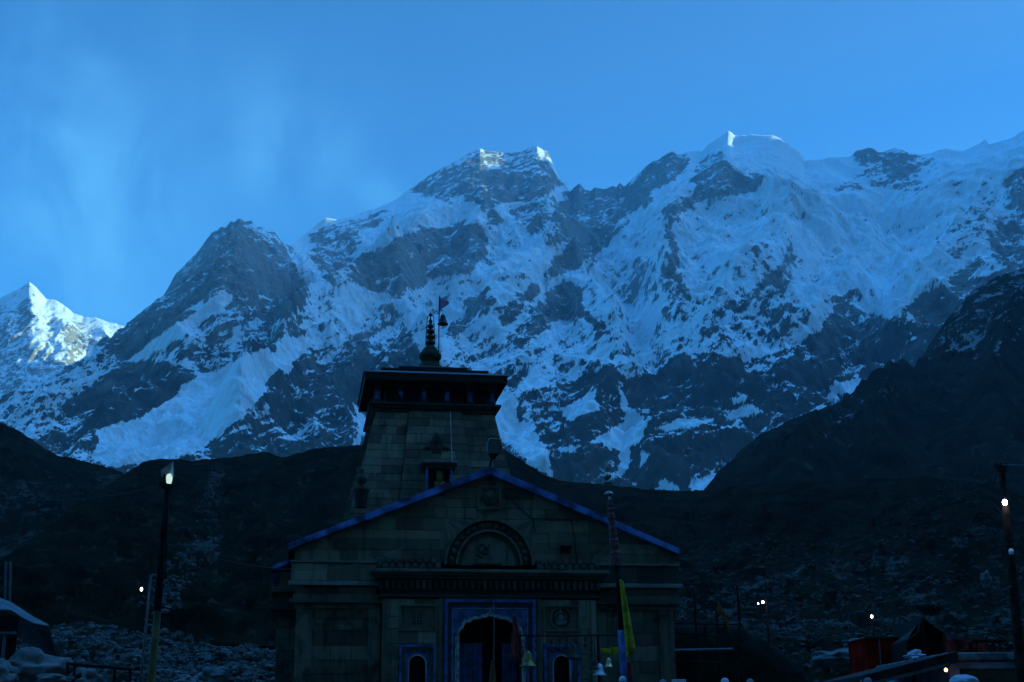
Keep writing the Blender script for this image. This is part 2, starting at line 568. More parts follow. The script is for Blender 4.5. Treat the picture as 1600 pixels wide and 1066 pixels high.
ROCK = polys('''
0.15: -400,560 60,540 140,560 160,590 120,640 60,690 -400,720
0.62: 150,540 205,495 245,455 265,420 300,385 328,352 360,332 400,335 447,365 462,420 482,458 470,485 430,505 390,500 350,485 300,500 250,530 195,565
0.30: 350,480 430,505 480,465 472,540 380,562 280,562 255,548 300,505
-0.5: 347,452 365,462 312,508 250,548 200,575 188,566 250,525
0.36: 380,336 410,340 440,366 435,385 410,380 385,362
0.50: 480,368 520,352 600,326 622,336 570,362 545,400 505,425 490,400
0.64: 560,400 620,368 700,352 742,346 762,380 748,412 680,432 625,468 580,458 548,440
0.30: 480,400 560,400 560,440 520,450 490,430
0.58: 645,304 700,268 750,250 772,262 830,268 862,258 872,292 848,312 800,322 752,316 690,312
0.42: 752,222 845,222 862,236 866,250 862,262 830,270 772,264 752,252
0.44: 628,306 640,290 700,252 752,226 752,250 700,270 650,302
-0.7: 600,345 650,318 742,314 762,332 735,346 700,350 640,356
0.60: 742,316 762,312 792,345 770,352
0.42: 800,330 870,308 890,330 860,362 820,372
0.62: 858,368 872,330 896,285 975,278 990,300 945,332 922,360 882,382 862,388
0.60: 985,290 1030,236 1055,230 1082,240 1062,275 1012,318 962,342 942,385 900,412 862,442 848,428 880,388 940,342
0.50: 700,500 735,470 770,440 778,470 740,500 705,530
0.62: 1090,258 1125,236 1150,262 1165,272 1200,276 1180,300 1112,312 1062,332 1028,348 1040,322 1080,300
-0.5: 1140,214 1215,220 1250,255 1205,270 1165,255
0.56: 1328,235 1360,228 1420,234 1450,250 1420,282 1380,276 1350,270
0.40: 1280,290 1340,285 1352,296 1300,299
0.30: 1340,262 1400,280 1450,260 1440,300 1360,290
0.46: 1560,290 1605,258 1800,240 1800,330 1605,330 1570,322
0.42: 1535,360 1605,318 1800,320 1800,420 1605,425 1560,412
-0.25: 1190,300 1270,262 1330,305 1450,310 1470,370 1440,460 1390,495 1330,450 1290,380 1250,330
0.18: 1460,380 1530,300 1560,320 1530,370 1500,410
0.10: 1180,380 1240,350 1262,400 1205,470 1100,505 1120,450
0.32: 1150,470 1230,410 1250,430 1190,490
0.36: 1030,410 1075,430 1072,490 1040,502
0.22: 940,430 1010,400 1030,460 990,490
0.20: 1060,500 1180,490 1260,470 1240,540 1130,545
0.50: 790,530 840,470 880,440 902,450 922,490 900,502 870,502 840,522 800,552
0.74: 880,438 892,440 925,488 945,520 935,522 905,490
0.52: 1255,535 1320,470 1390,500 1442,460 1485,450 1600,410 1600,470 1500,520 1440,575 1340,592 1280,572
0.70: 1258,530 1318,472 1345,480 1310,530 1290,560
0.66: 195,562 300,575 297,600 232,648 160,666 150,700 130,716 60,692 100,640 160,592
0.40: 62,690 100,640 140,660 150,700 130,716
0.62: 330,612 360,590 420,560 475,542 425,582 352,620
0.55: 320,702 380,660 420,600 470,560 540,530 600,480 632,490 642,530 662,560 690,600 720,640 720,760 560,760 430,760
0.42: 480,560 540,530 605,480 632,490 640,530 600,560 540,590
0.70: 440,652 470,620 530,640 550,690 520,720 380,740 330,710 390,670
0.58: 808,622 880,598 950,568 985,590 1030,580 1080,550 1150,560 1250,540 1322,560 1332,602 1255,650 1180,700 1110,790 800,790 850,745 868,700 812,650
0.75: 915,580 962,568 982,590 980,618 930,610
0.76: 1020,575 1050,550 1075,555 1070,590 1035,600
0.75: 1140,560 1160,545 1160,575 1140,590
0.80: 1090,690 1180,660 1200,690 1150,720 1060,740 1010,730 1020,700
0.75: 880,720 960,710 980,740 900,770 860,760
-0.6: 868,642 930,614 935,638 890,658
-0.8: 933,692 985,645 1012,652 1002,690 975,706 940,698
-0.8: 1016,672 1060,648 1122,655 1088,668 1030,674
-0.8: 1128,642 1170,630 1198,642 1140,652
-0.6: 1138,620 1160,614 1167,622 1145,628
-0.7: 980,600 992,640 985,720 962,752 952,750 972,700
-0.8: 1083,752 1120,736 1102,770 1076,768
-0.7: 1188,677 1252,648 1240,662 1196,682
-0.8: 1303,628 1345,604 1350,595 1322,590 1300,612
-0.7: 1026,768 1045,748 1058,768
-0.5: 780,600 815,625 815,650 862,705 868,748 840,730 800,700 770,680
-0.6: 1000,700 1025,712 1000,730
-0.5: 870,700 912,690 900,704
-0.6: 545,632 560,640 574,662 564,694 552,696 560,665
-0.6: 430,690 470,672 500,660 480,685
0.60: 1040,330 1052,335 1062,420 1078,470 1066,475 1046,430
0.60: 1232,395 1246,400 1200,450 1160,490 1148,488 1190,440
0.62: 960,355 985,335 960,375 925,410 905,420 930,390
0.60: 820,452 845,440 850,452 800,500 770,515 790,485
0.60: 735,465 765,445 775,455 745,490 712,505
0.62: 1300,470 1340,452 1345,462 1310,486
0.60: 1480,440 1530,400 1545,405 1500,450
0.60: 1440,470 1470,440 1480,452 1450,490
-0.7: 140,718 165,666 232,648 300,600 330,580 420,548 490,515 500,530 425,598 380,660 322,705 180,732
''')
DEF = [(200, -0.13), (430, -0.11), (520, 0.02), (600, 0.26), (680, 0.40), (800, 0.5)]
massif, MP = relief('mountain_massif', SKY, BASE, -420, 2300, 1.5, 600, 210, 800, M_MASSIF, SPURS, power=0.95, mask=ROCK, default=DEF, flute=34, noise_w=1.25, octaves=8, edge=0.62, keep_top=0.15, jag=3.0)

PEAK = [(-400, 600, 9000), (-150, 560, 9000), (-60, 500, 9000), (0, 468, 9000), (15, 460, 9000), (30, 452, 9000), (45, 441, 9000), (60, 454, 9000), (72, 467, 9000), (85, 469, 9000), (100, 478, 9000),
        (115, 490, 9000), (130, 497, 9000), (150, 498, 9000), (170, 505, 9000), (195, 513, 9000), (240, 535, 9000), (330, 580, 9000)]
peak, PP = relief('distant_snow_peak', PEAK, [(-400, 700, 7000), (330, 700, 7000)], -400, 330, 1.5, 260, 85, 420, M_MASSIF,
                  [(25, 35, [(45, 442), (52, 480), (60, 540)]), (50, 30, [(85, 470), (110, 520), (105, 560)]), (50, 30, [(160, 505), (165, 540)]), (25, 30, [(15, 470), (10, 540)])],
                  mask=polys('0.55: 25,475 50,462 55,500 30,525\n0.45: 100,505 135,500 150,530 110,560\n0.4: 0,480 30,480 20,530 0,540\n-0.6: 85,470 200,510 150,512 100,490'),
                  default=[(440, 0.15), (540, 0.3), (600, 0.5)], flute=16, seed=4.0, back=1200, nscale=160, edge=0.6, octaves=8, keep_top=0.25)
tip, TP = relief('far_snow_crest', [(400, 430, 9800), (470, 372, 9800), (500, 347, 9800), (508, 340, 9800), (520, 342, 9800), (532, 345, 9800), (570, 372, 9800), (640, 430, 9800)],
                 [(400, 460, 9400), (640, 460, 9400)], 400, 640, 3, 60, 10, 400, M_MASSIF, mask=polys('-0.6: 400,300 640,300 640,460 400,460'), default=[(0, 0), (1, 0)], back=800, jag=0.3)

# unseen ridge added to the east, crest shaped to throw the shadow line
prof = [(-4000, 2600), (3000, 3200), (5000, 3500), (5800, 3770), (6200, 3800), (6400, 3790), (6450, 3760), (6500, 3742), (6560, 3800), (6600, 3836), (6700, 3970), (6850, 4100), (7000, 4180), (7150, 4235), (7300, 4238), (7500, 4240), (7800, 4120), (8100, 3900), (9000, 3900), (10500, 3900), (12000, 3600), (14000, 3000)]
gy = np.linspace(-4000, 14000, 181)
gh = np.interp(gy, [p[0] for p in prof], [p[1] for p in prof]) + 10 * fbm(gy / 300, gy * 0, gy * 0 + 2.2, 4)
gx = np.linspace(-1, 1, 41)
mb = MB()
grid = []
for y, h in zip(gy, gh):
    grid.append([mb.bm.verts.new((5000 + (1800 * s if s < 0 else 2600 * s), y, h * (1 - abs(s) ** 0.8) + 120 * math.sin(y / 310 + 5 * s) * abs(s) * (1 - abs(s)))) for s in gx])
for A, B in zip(grid, grid[1:]):
    for k in range(len(gx) - 1):
        mb.bm.faces.new((A[k], A[k + 1], B[k + 1], B[k]))
tag(mb.build('sun_blocker_ridge', M_MASSIF, smooth=True), kind='structure')

DARK = [(1040, 830, 1150), (1090, 790, 1200), (1105, 768, 1230), (1122, 745, 1280), (1150, 712, 1350), (1190, 681, 1450), (1250, 651, 1600), (1310, 631, 1720), (1350, 602, 1800),
        (1400, 581, 1880), (1432, 572, 1930), (1440, 560, 1950), (1455, 535, 1980), (1470, 515, 2000), (1480, 500, 2020), (1500, 478, 2050), (1520, 456, 2080), (1545, 440, 2100), (1560, 432, 2120), (1580, 426, 2140), (1600, 419, 2150), (1700, 380, 2250), (1900, 330, 2400), (2300, 300, 2500)]
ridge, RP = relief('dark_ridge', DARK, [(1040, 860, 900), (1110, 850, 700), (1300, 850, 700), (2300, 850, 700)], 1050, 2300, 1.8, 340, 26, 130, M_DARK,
                   [(45, 60, [(1480, 500), (1470, 560), (1400, 640), (1380, 760)]), (35, 50, [(1400, 582), (1330, 660), (1250, 760)]), (40, 60, [(1600, 420), (1590, 520), (1560, 640)])],
                   mask=polys('0.60: 1430,575 1455,535 1480,500 1520,456 1605,418 1605,520 1540,560 1480,560\n0.62: 1280,655 1310,632 1400,582 1432,572 1420,600 1340,640 1290,690\n0.4: 1470,540 1530,515 1550,525 1490,550'),
                   default=[(400, 0.55), (560, 0.72), (640, 1.0), (700, 1.3)], flute=8, seed=9.0, back=600, nscale=60, jag=2, edge=0.4, slope_w=0.3)

# nearer hills and moraines
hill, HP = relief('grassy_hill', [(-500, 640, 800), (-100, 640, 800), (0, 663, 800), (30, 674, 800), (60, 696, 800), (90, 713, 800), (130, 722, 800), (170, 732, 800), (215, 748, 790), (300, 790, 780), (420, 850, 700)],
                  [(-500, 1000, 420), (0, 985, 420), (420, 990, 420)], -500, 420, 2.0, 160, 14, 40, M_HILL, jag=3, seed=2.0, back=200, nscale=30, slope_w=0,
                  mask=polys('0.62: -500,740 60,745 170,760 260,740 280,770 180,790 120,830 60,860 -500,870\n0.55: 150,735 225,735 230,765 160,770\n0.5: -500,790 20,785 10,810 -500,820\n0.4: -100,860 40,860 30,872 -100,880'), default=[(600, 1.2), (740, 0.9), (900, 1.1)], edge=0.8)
hill2, HP2 = relief('valley_hill', [(-60, 905, 300), (0, 880, 330), (60, 835, 380), (120, 790, 440), (170, 760, 500), (205, 735, 560), (222, 723, 580), (250, 718, 600), (300, 721, 620), (360, 716, 640), (412, 707, 640), (440, 716, 640), (482, 704, 640), (520, 699, 640), (560, 697, 640),
                                 (700, 680, 640), (790, 705, 640), (820, 724, 640), (850, 744, 640), (872, 753, 640), (905, 770, 600), (960, 800, 560), (1050, 850, 480)],
                    [(-60, 990, 210), (420, 1010, 200), (1050, 1010, 200)], -60, 1050, 1.6, 220, 9, 28, M_HILL, jag=3, seed=6.0, back=200, nscale=20, slope_w=0,
                    mask=polys('''0.60: 320,730 360,725 350,770 330,800 350,840 340,900 290,910 262,970 225,960 240,920 260,880 300,850 305,800
0.50: 330,770 345,775 335,830 345,880 300,890 310,840
0.45: 240,985 340,995 330,1010 280,1005'''), default=[(600, 1.2), (900, 1.1), (1000, 0.8)], edge=0.8, noise_w=0.9)
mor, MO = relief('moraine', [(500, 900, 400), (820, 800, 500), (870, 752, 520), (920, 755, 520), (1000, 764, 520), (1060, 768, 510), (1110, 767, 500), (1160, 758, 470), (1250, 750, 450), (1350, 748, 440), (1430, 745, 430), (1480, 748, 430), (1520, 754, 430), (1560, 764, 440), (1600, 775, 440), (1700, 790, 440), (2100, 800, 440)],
                 [(500, 1040, 180), (820, 1020, 180), (1200, 1030, 170), (2100, 1010, 170)], 500, 2100, 1.6, 260, 6.5, 22, M_MORAINE, jag=2.5, seed=11.0, back=200, nscale=30, slope_w=0,
                 mask=polys('0.68: 1050,930 1300,880 1600,800 1700,800 1700,980 1000,1000\n0.5: 1150,965 1600,960 1700,1040 1000,1040'), default=[(700, 1.25), (780, 1.0), (860, 0.85), (1000, 0.7)], edge=0.9, noise_w=0.9)
bed, RB = relief('riverbed', [(-900, 975, 210), (0, 980, 210), (130, 982, 205), (200, 996, 200), (300, 1012, 195), (420, 1022, 190), (560, 1026, 180), (1050, 1005, 180), (1300, 985, 175), (1600, 990, 175), (2500, 980, 175)],
                 [(-900, 1142, 85), (560, 1142, 85), (600, 1148, 85), (1050, 1148, 85), (2500, 1142, 85)], -900, 2500, 3.0, 160, 4.0, 14, M_MORAINE, jag=2.0, seed=21.0, back=30, back_slope=0.05, nscale=10, slope_w=0,
                 mask=polys('0.42: -900,940 420,1000 420,1200 -900,1200\n0.6: 60,1000 180,1010 160,1030 70,1025'), default=[(900, 0.75), (1100, 0.75)], edge=0.8, noise_w=1.0, keep_top=0.5)
gr = MB()
gr.box(-9000, 9000, -5000, 15000, -30, -0.02)
tag(gr.build('ground', mat('packed_earth', (0.06, 0.06, 0.055), 0.95, scale=0.4)), kind='structure')


# ---------------------------------------------------------------- stone and paint
def stone_mat(name, lo, hi, red=(0.10, 0.062, 0.045), stain=0.6, scale=1.6, isl=True):
    m = bpy.data.materials.new(name)
    m.use_nodes = True
    t = m.node_tree
    t.nodes.clear()
    N, math_, mix, maprange, noise, ln = nodes_of(t)
    tc = N('ShaderNodeTexCoord').outputs['Object']
    r = N('ShaderNodeNewGeometry').outputs['Random Per Island']
    base = mix(r if isl else 0.5, (*lo, 1), (*hi, 1))
    r2 = math_('FRACT', math_('MULTIPLY', r, 17.31))
    base = mix(math_('MULTIPLY', maprange(r2, 0.84, 0.90, 0, 1, False), 0.7 if isl else 0.0), base, (*red, 1))
    st = noise(tc, scale * 0.5, 7, 0.68, 0.6)
    base = mix(math_('MULTIPLY', maprange(st.outputs['Fac'], 0.46, 0.66, 0, 1), stain), base, (lo[0] * 0.35, lo[1] * 0.38, lo[2] * 0.32, 1))
    vm = N('ShaderNodeMapping', inp={'Vector': tc, 'Scale': (2.6, 2.6, 0.22)})
    vs_ = noise(vm.outputs[0], scale * 1.1, 6, 0.65, 0.3)
    base = mix(math_('MULTIPLY', maprange(vs_.outputs['Fac'], 0.50, 0.68, 0, 1), stain * 0.8), base, (lo[0] * 0.42, lo[1] * 0.44, lo[2] * 0.40, 1))
    base = mix(math_('MULTIPLY', maprange(vs_.outputs['Fac'], 0.42, 0.30, 0, 1), stain * 0.45), base, (hi[0] * 1.25, hi[1] * 1.25, hi[2] * 1.3, 1))
    gr = noise(tc, scale * 14, 5, 0.65)
    base = mix(0.35, base, mix(1.0, base, gr.outputs['Color'], 'OVERLAY'))
    bp = N('ShaderNodeBump', inp={'Strength': 0.8, 'Distance': 0.02, 'Height': gr.outputs['Fac']})
    p = N('ShaderNodeBsdfPrincipled', inp={'Base Color': base, 'Roughness': 0.92, 'Specular IOR Level': 0.2})
    ln.new(bp.outputs[0], p.inputs['Normal'])
    N('ShaderNodeOutputMaterial', inp={0: p.outputs[0]})
    return m


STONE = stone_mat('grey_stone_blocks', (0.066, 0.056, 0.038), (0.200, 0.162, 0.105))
SHADED = stone_mat('shaded_stone_blocks', (0.042, 0.037, 0.026), (0.135, 0.112, 0.075), stain=0.85)  # stained stone, darkened further: shade below the cornice put into the colour
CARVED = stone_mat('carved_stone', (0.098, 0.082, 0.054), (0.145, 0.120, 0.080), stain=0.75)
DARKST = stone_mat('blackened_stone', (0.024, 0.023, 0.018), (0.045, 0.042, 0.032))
SOOTY = stone_mat('sooty_carved_stone', (0.050, 0.048, 0.036), (0.085, 0.08, 0.06), stain=0.8, scale=3)
LEDGE = stone_mat('toplit_ledge_stone', (0.13, 0.125, 0.10), (0.17, 0.16, 0.13), stain=0.7)  # lighter stone: the light falling on ledge tops put into the colour
SLATE = mat('slate_roofing', (0.030, 0.030, 0.028), 0.7, scale=3)
BLUE = mat('blue_paint', (0.040, 0.090, 0.24), 0.75, 0.45, 2.5)
BLUE_ROOF = mat('blue_sheet_edge', (0.075, 0.160, 0.40), 0.8, 0.55, 1.4)
BLUE2 = mat('faded_blue_paint', (0.04, 0.09, 0.215), 0.7, 0.45, 3.0)
PALE = mat('pale_paint', (0.30, 0.30, 0.28), 0.6, 0.4, 4)
OLIVE = mat('olive_paint', (0.055, 0.048, 0.016), 0.6, 0.4, 4)
MAROON = mat('maroon_paint', (0.06, 0.016, 0.014), 0.6, 0.4, 4)
TIMBER = mat('dark_timber', (0.022, 0.017, 0.012), 0.8, 0.5, 5)
BLACK = mat('recess_shade', (0.006, 0.006, 0.006), 0.9)  # near-black: the shade inside openings put into the colour
CABLE = mat('black_cable', (0.01, 0.01, 0.01), 0.6)
WHITE_CABLE = mat('white_cable', (0.45, 0.45, 0.45), 0.5)
BRASS = mat('brass', (0.42, 0.30, 0.10), 0.35, 0.4, 6, metal=0.8)
GOLD = mat('gilt_metal', (0.22, 0.16, 0.06), 0.6, 0.4, 6, metal=0.5)
MOSS = mat('mossy_stone', (0.030, 0.042, 0.010), 0.95, 0.5, 5, c2=(0.016, 0.016, 0.012), bump=0.02)
IRON = mat('dark_iron', (0.010, 0.010, 0.010), 0.85, 0.3, 6, spec=0.08)

YAW = R(9.0)
TO = at(765, 730, 56)
temple = empty('stone_temple', (TO.x, 56, 0), YAW)
tag(temple, 'grey stone temple with blue edged gable, carved doorway and tall tower behind', 'temple')


def clip(poly, region):
    """convex clipping of one x,z polygon by another (both counter clockwise)"""
    out = poly
    n = len(region)
    for i in range(n):
        a, b = region[i], region[(i + 1) % n]
        ins, out = out, []
        if not ins:
            return []
        side = lambda p: (b[0] - a[0]) * (p[1] - a[1]) - (b[1] - a[1]) * (p[0] - a[0])
        for k in range(len(ins)):
            p, q = ins[k], ins[(k + 1) % len(ins)]
            sp_, sq = side(p), side(q)
            if sp_ >= 0:
                out.append(p)
            if (sp_ >= 0) != (sq >= 0):
                t = sp_ / (sp_ - sq)
                out.append((p[0] + t * (q[0] - p[0]), p[1] + t * (q[1] - p[1])))
    return out


def area(p):
    return 0.5 * sum(p[i][0] * p[(i + 1) % len(p)][1] - p[(i + 1) % len(p)][0] * p[i][1] for i in range(len(p)))


def courses(mb, region, y, h=0.42, wmin=0.55, wmax=1.5, depth=0.5, jit=0.018, seed=1, joint=0.012, back=True):
    """coursed stone blocks filling a convex x,z region, faces near plane y"""
    q = random.Random(seed)
    x0, x1 = min(p[0] for p in region), max(p[0] for p in region)
    z0, z1 = min(p[1] for p in region), max(p[1] for p in region)
    z = z0
    while z < z1 - 1e-3:
        hh = h * q.uniform(0.82, 1.2)
        if z + hh > z1 - 0.15:
            hh = z1 - z
        x = x0 - q.uniform(0, wmax)
        while x < x1:
            w = q.uniform(wmin, wmax)
            b = clip([(x + joint, z + joint), (x + w - joint, z + joint), (x + w - joint, z + hh - joint), (x + joint, z + hh - joint)], region)
            if len(b) > 2 and area(b) > 0.01:
                mb.prism(b, y + q.uniform(-jit, jit), y + depth)
            x += w
        z += hh
    if back:
        mb.prism(region, y + jit + 0.02, y + depth - 0.03)


def arc(cx, cz, r, a0, a1, n, rz=None):
    rz = rz or r
    return [(cx + r * math.cos(R(a0 + (a1 - a0) * i / n)), cz + rz * math.sin(R(a0 + (a1 - a0) * i / n))) for i in range(n + 1)]


def disc(mb, x, z, y0, r, depth=0.06, n=14, dome=True):
    """rounded boss on a wall facing -y"""
    prof = [(r, 0), (r * 0.9, -depth * 0.6), (r * 0.55, -depth), (0, -depth * (1.15 if dome else 0.8))]
    rings = []
    for rr, dy in prof:
        if rr == 0:
            rings.append([mb.bm.verts.new((x, y0 + dy, z))])
        else:
            rings.append([mb.bm.verts.new((x + rr * math.cos(2 * math.pi * k / n), y0 + dy, z + rr * math.sin(2 * math.pi * k / n))) for k in range(n)])
    for A, B in zip(rings, rings[1:]):
        for k in range(n):
            qd = [A[k], A[(k + 1) % n], B[(k + 1) % len(B)], B[k % len(B)]]
            qd = [v for i, v in enumerate(qd) if v not in qd[:i]]
            mb.bm.faces.new(qd)


def moulded(mb, x0, x1, y, levels, returns=True):
    """stack of ledges: (z0, z1, how far proud of plane y)"""
    for z0, z1, pr in levels:
        mb.box(x0 - (pr if returns else 0), x1 + (pr if returns else 0), y - pr, y + 0.6, z0, z1)


# plinth
b = MB()
b.box(-10.5, 10.5, -9.0, 34.0, -0.5, 1.55)
b.box(-10.2, 10.2, -8.7, 33.7, 1.55, 2.0)
b.build('plinth', STONE, temple, bevel=0.03)

# ---- porch front (plane y = 0), side bays (plane y = 0.45)
for s in (-1, 1):
    b = MB()
    f = lambda a, c: (a, c) if s < 0 else (-c, -a)
    for k, (x0, x1, z0, z1) in enumerate([(-4.4, -3.72, 2.0, 7.0), (-2.2, -1.9, 2.0, 7.0), (-3.72, -2.2, 5.2, 5.74), (-3.72, -2.2, 6.74, 7.0)]):
        X0, X1 = f(x0, x1)
        courses(b, [(X0, z0), (X1, z0), (X1, z1), (X0, z1)], 0.0, 0.5, 0.5, 1.1, 0.55, 0.012, seed=10 * k + s)
    X0, X1 = f(-3.72, -2.2)
    courses(b, [(X0, 5.74), (X1, 5.74), (X1, 6.74), (X0, 6.74)], 0.10, 1.1, 2.0, 3.0, 0.4, 0.004, seed=77 + s)
    X0, X1 = f(-4.42, -4.2)
    b.box(X0, X1, -0.10, 0.0 - 0.02, 2.0, 6.96)
    X0, X1 = f(-2.12, -1.96)
    b.box(X0, X1, -0.07, -0.02, 2.0, 7.04)
    porch = b.build('porch_wall', STONE, temple, bevel=0.012)
    b = MB()
    if s < 0:
        b.box(-1.92, 1.92, -0.03, 0.5, 6.99, 7.05)
        b.build('lintel', CARVED, temple)
        b = MB()
    b.box(s * 2.96 - 0.76, s * 2.96 - 0.70, -0.045, 0.1, 5.78, 6.70)
    b.box(s * 2.96 + 0.70, s * 2.96 + 0.76, -0.045, 0.1, 5.78, 6.70)
    b.box(s * 2.96 - 0.80, s * 2.96 + 0.80, -0.06, 0.1, 6.70, 6.77)
    b.box(s * 2.96 - 0.80, s * 2.96 + 0.80, -0.06, 0.1, 5.70, 5.78)
    b.build('panel_moulding', CARVED, porch, bevel=0.01)

for s in (-1, 1):
    b = MB()
    x0, x1 = (-7.8, -4.45) if s < 0 else (4.45, 7.8)
    courses(b, [(x0, 2.9), (x1, 2.9), (x1, 6.9), (x0, 6.9)], 0.45, 0.55, 0.7, 1.7, 0.6, 0.012, seed=40 + s)
    xo = -7.86 if s < 0 else 7.2
    b.box(xo, xo + 0.66, 0.34, 0.42, 2.9, 6.9)
    xi = -4.95 if s < 0 else 4.45
    b.box(xi, xi + 0.5, 0.36, 0.42, 2.9, 6.9)
    # return wall down the side of the hall
    if s < 0:
        b.box(-7.8, -7.3, 1.06, 22.5, 2.0, 8.6)
    else:
        b.box(7.3, 7.8, 1.06, 22.5, 2.0, 8.6)
    sw = b.build('side_wall', SHADED, temple, bevel=0.012)
    b = MB()
    moulded(b, x0 if s < 0 else x0 + 0.3, x1 - 0.3 if s < 0 else x1, 0.45, [(2.0, 2.5, 0.32), (2.5, 2.72, 0.2), (2.72, 3.05, 0.36), (3.05, 3.2, 0.16)])
    b.build('base_moulding', DARKST, sw, bevel=0.03)
    b = MB()
    moulded(b, x0 if s < 0 else x0 + 0.3, x1 - 0.3 if s < 0 else x1, 0.45, [(6.62, 6.82, 0.14), (6.82, 6.98, 0.34), (6.98, 7.2, 0.2), (7.2, 7.5, 0.12)])
    b.build('cornice_moulding', SHADED, sw, bevel=0.03)
    b = MB()
    moulded(b, x0 if s < 0 else x0 + 0.3, x1 - 0.3 if s < 0 else x1, 0.45, [(7.52, 7.70, 0.42)])
    b.build('ledge', LEDGE, sw, bevel=0.03)
    b = MB()
    xa, xb = (x0 - 0.3, x1 - 0.25) if s < 0 else (x0 + 0.25, x1 + 0.3)
    courses(b, [(xa, 7.71), (xb, 7.71), (xb, 8.42), (xa, 8.42)], 0.10, 0.7, 0.8, 1.5, 0.8, 0.01, seed=60 + s)
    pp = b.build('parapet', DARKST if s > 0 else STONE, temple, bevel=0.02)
    b = MB()
    b.box(xa - 0.06, xb, 0.02, 0.9, 8.43, 8.52)
    b.build('coping', CARVED, pp, bevel=0.02)

# ---- porch cornice with brackets
b = MB()
moulded(b, -4.45, 4.45, 0.0, [(7.06, 7.16, 0.12), (7.16, 7.30, 0.05), (7.78, 7.92, 0.30), (7.92, 8.02, 0.40)])
moulded(b, -4.45, 4.45, 0.0, [(7.30, 7.78, 0.02)])
cor = b.build('porch_cornice', DARKST, temple, bevel=0.02)
b = MB()
for i in range(37):
    x = -4.5 + i * 0.25
    b.prism([(x - 0.07, 7.36), (x + 0.07, 7.36), (x + 0.09, 7.74), (x - 0.09, 7.74)], -0.24, 0.0)
    disc(b, x + 0.125, 7.30, -0.045, 0.055, 0.05, 8)
b.build('carved_bracket_row', DARKST, cor, bevel=0.015)
b = MB()
moulded(b, -4.45, 4.45, 0.0, [(8.02, 8.16, 0.50)])
b.build('ledge', CARVED, cor, bevel=0.03)

# ---- gable wall (plane y = 0.3)
b = MB()
courses(b, [(-8.0, 8.53), (-1.9, 8.53), (-1.9, 11.73), (-8.0, 9.06)], 0.30, 0.46, 0.7, 1.9, 0.6, 0.02, seed=5)
courses(b, [(1.9, 8.53), (8.0, 8.53), (8.0, 9.06), (1.9, 11.73)], 0.30, 0.46, 0.7, 1.9, 0.6, 0.02, seed=8)
courses(b, [(-1.9, 10.36), (1.9, 10.36), (1.9, 11.71), (0, 12.5), (-1.9, 11.71)], 0.30, 0.46, 0.7, 1.9, 0.6, 0.02, seed=9)
for s in (-1, 1):
    up = arc(0, 8.45, 1.88, 90, 180, 16, 1.92) if s < 0 else arc(0, 8.45, 1.88, 90, 0, 16, 1.92)
    b.band([(x, z) for x, z in up], [(s * 1.9, 10.36) if i < 0 else (s * 1.9 * min(1, i / 4), 10.36 if i < 12 else 10.36 - (10.36 - 8.53) * (i - 12) / 4) for i in range(17)], 0.31, 0.85)
gable = b.build('gable_wall', STONE, temple, bevel=0.012)

# tympanum
b = MB()
b.band(arc(0, 8.42, 1.78, 0, 180, 40, 1.84), arc(0, 8.42, 1.9, 0, 180, 40, 1.96), 0.10, 0.6)
b.band(arc(0, 8.42, 1.30, 0, 180, 40, 1.38), arc(0, 8.42, 1.40, 0, 180, 40, 1.48), 0.14, 0.6)
tym = b.build('tympanum', CARVED, gable, bevel=0.01)
b = MB()
b.band(arc(0, 8.42, 1.40, 0, 180, 40, 1.48), arc(0, 8.42, 1.78, 0, 180, 40, 1.84), 0.33, 0.62)
for r in (1.16, 1.24):
    b.band(arc(0, 8.42, r - 0.02, 0, 180, 36, r + 0.05), arc(0, 8.42, r + 0.02, 0, 180, 36, r + 0.09), 0.315, 0.5)
q = random.Random(4)
for i in range(15):
    a = R(8 + 164 * i / 14)
    x, z = 1.59 * math.cos(a), 8.42 + 1.66 * math.sin(a)
    disc(b, x, z, 0.33, 0.155, 0.10, 10)
    disc(b, x, z, 0.25, 0.06, 0.05, 8)
for i in range(16):
    a = R(2.5 + 175 * i / 15)
    disc(b, 1.72 * math.cos(a), 8.42 + 1.78 * math.sin(a), 0.33, 0.05, 0.06, 7)
    disc(b, 1.46 * math.cos(a), 8.42 + 1.54 * math.sin(a), 0.33, 0.05, 0.06, 7)
b.build('rosette_ring', SOOTY, gable, smooth=True)
b = MB()
b.prism(arc(0, 8.42, 1.29, 0, 180, 40, 1.37), 0.36, 0.7)
tp = b.build('tympanum_panel', CARVED, gable)
b = MB()
for (x, z, r) in [(-0.30, 9.0, 0.16), (-0.17, 9.18, 0.12), (-0.44, 9.14, 0.11), (-0.12, 8.93, 0.11), (-0.42, 8.86, 0.11), (-0.28, 8.78, 0.08), (-0.05, 9.1, 0.07), (-0.3, 9.28, 0.08), (0.02, 9.25, 0.05)]:
    b.blob((x, 0.35, z), r, int(100 * z), 0.4, 2, (1, 0.5, 1))
b.box(-0.6, 0.5, 0.25, 0.4, 8.45, 8.52)
b.build('carved_flower', SOOTY, gable, smooth=True)
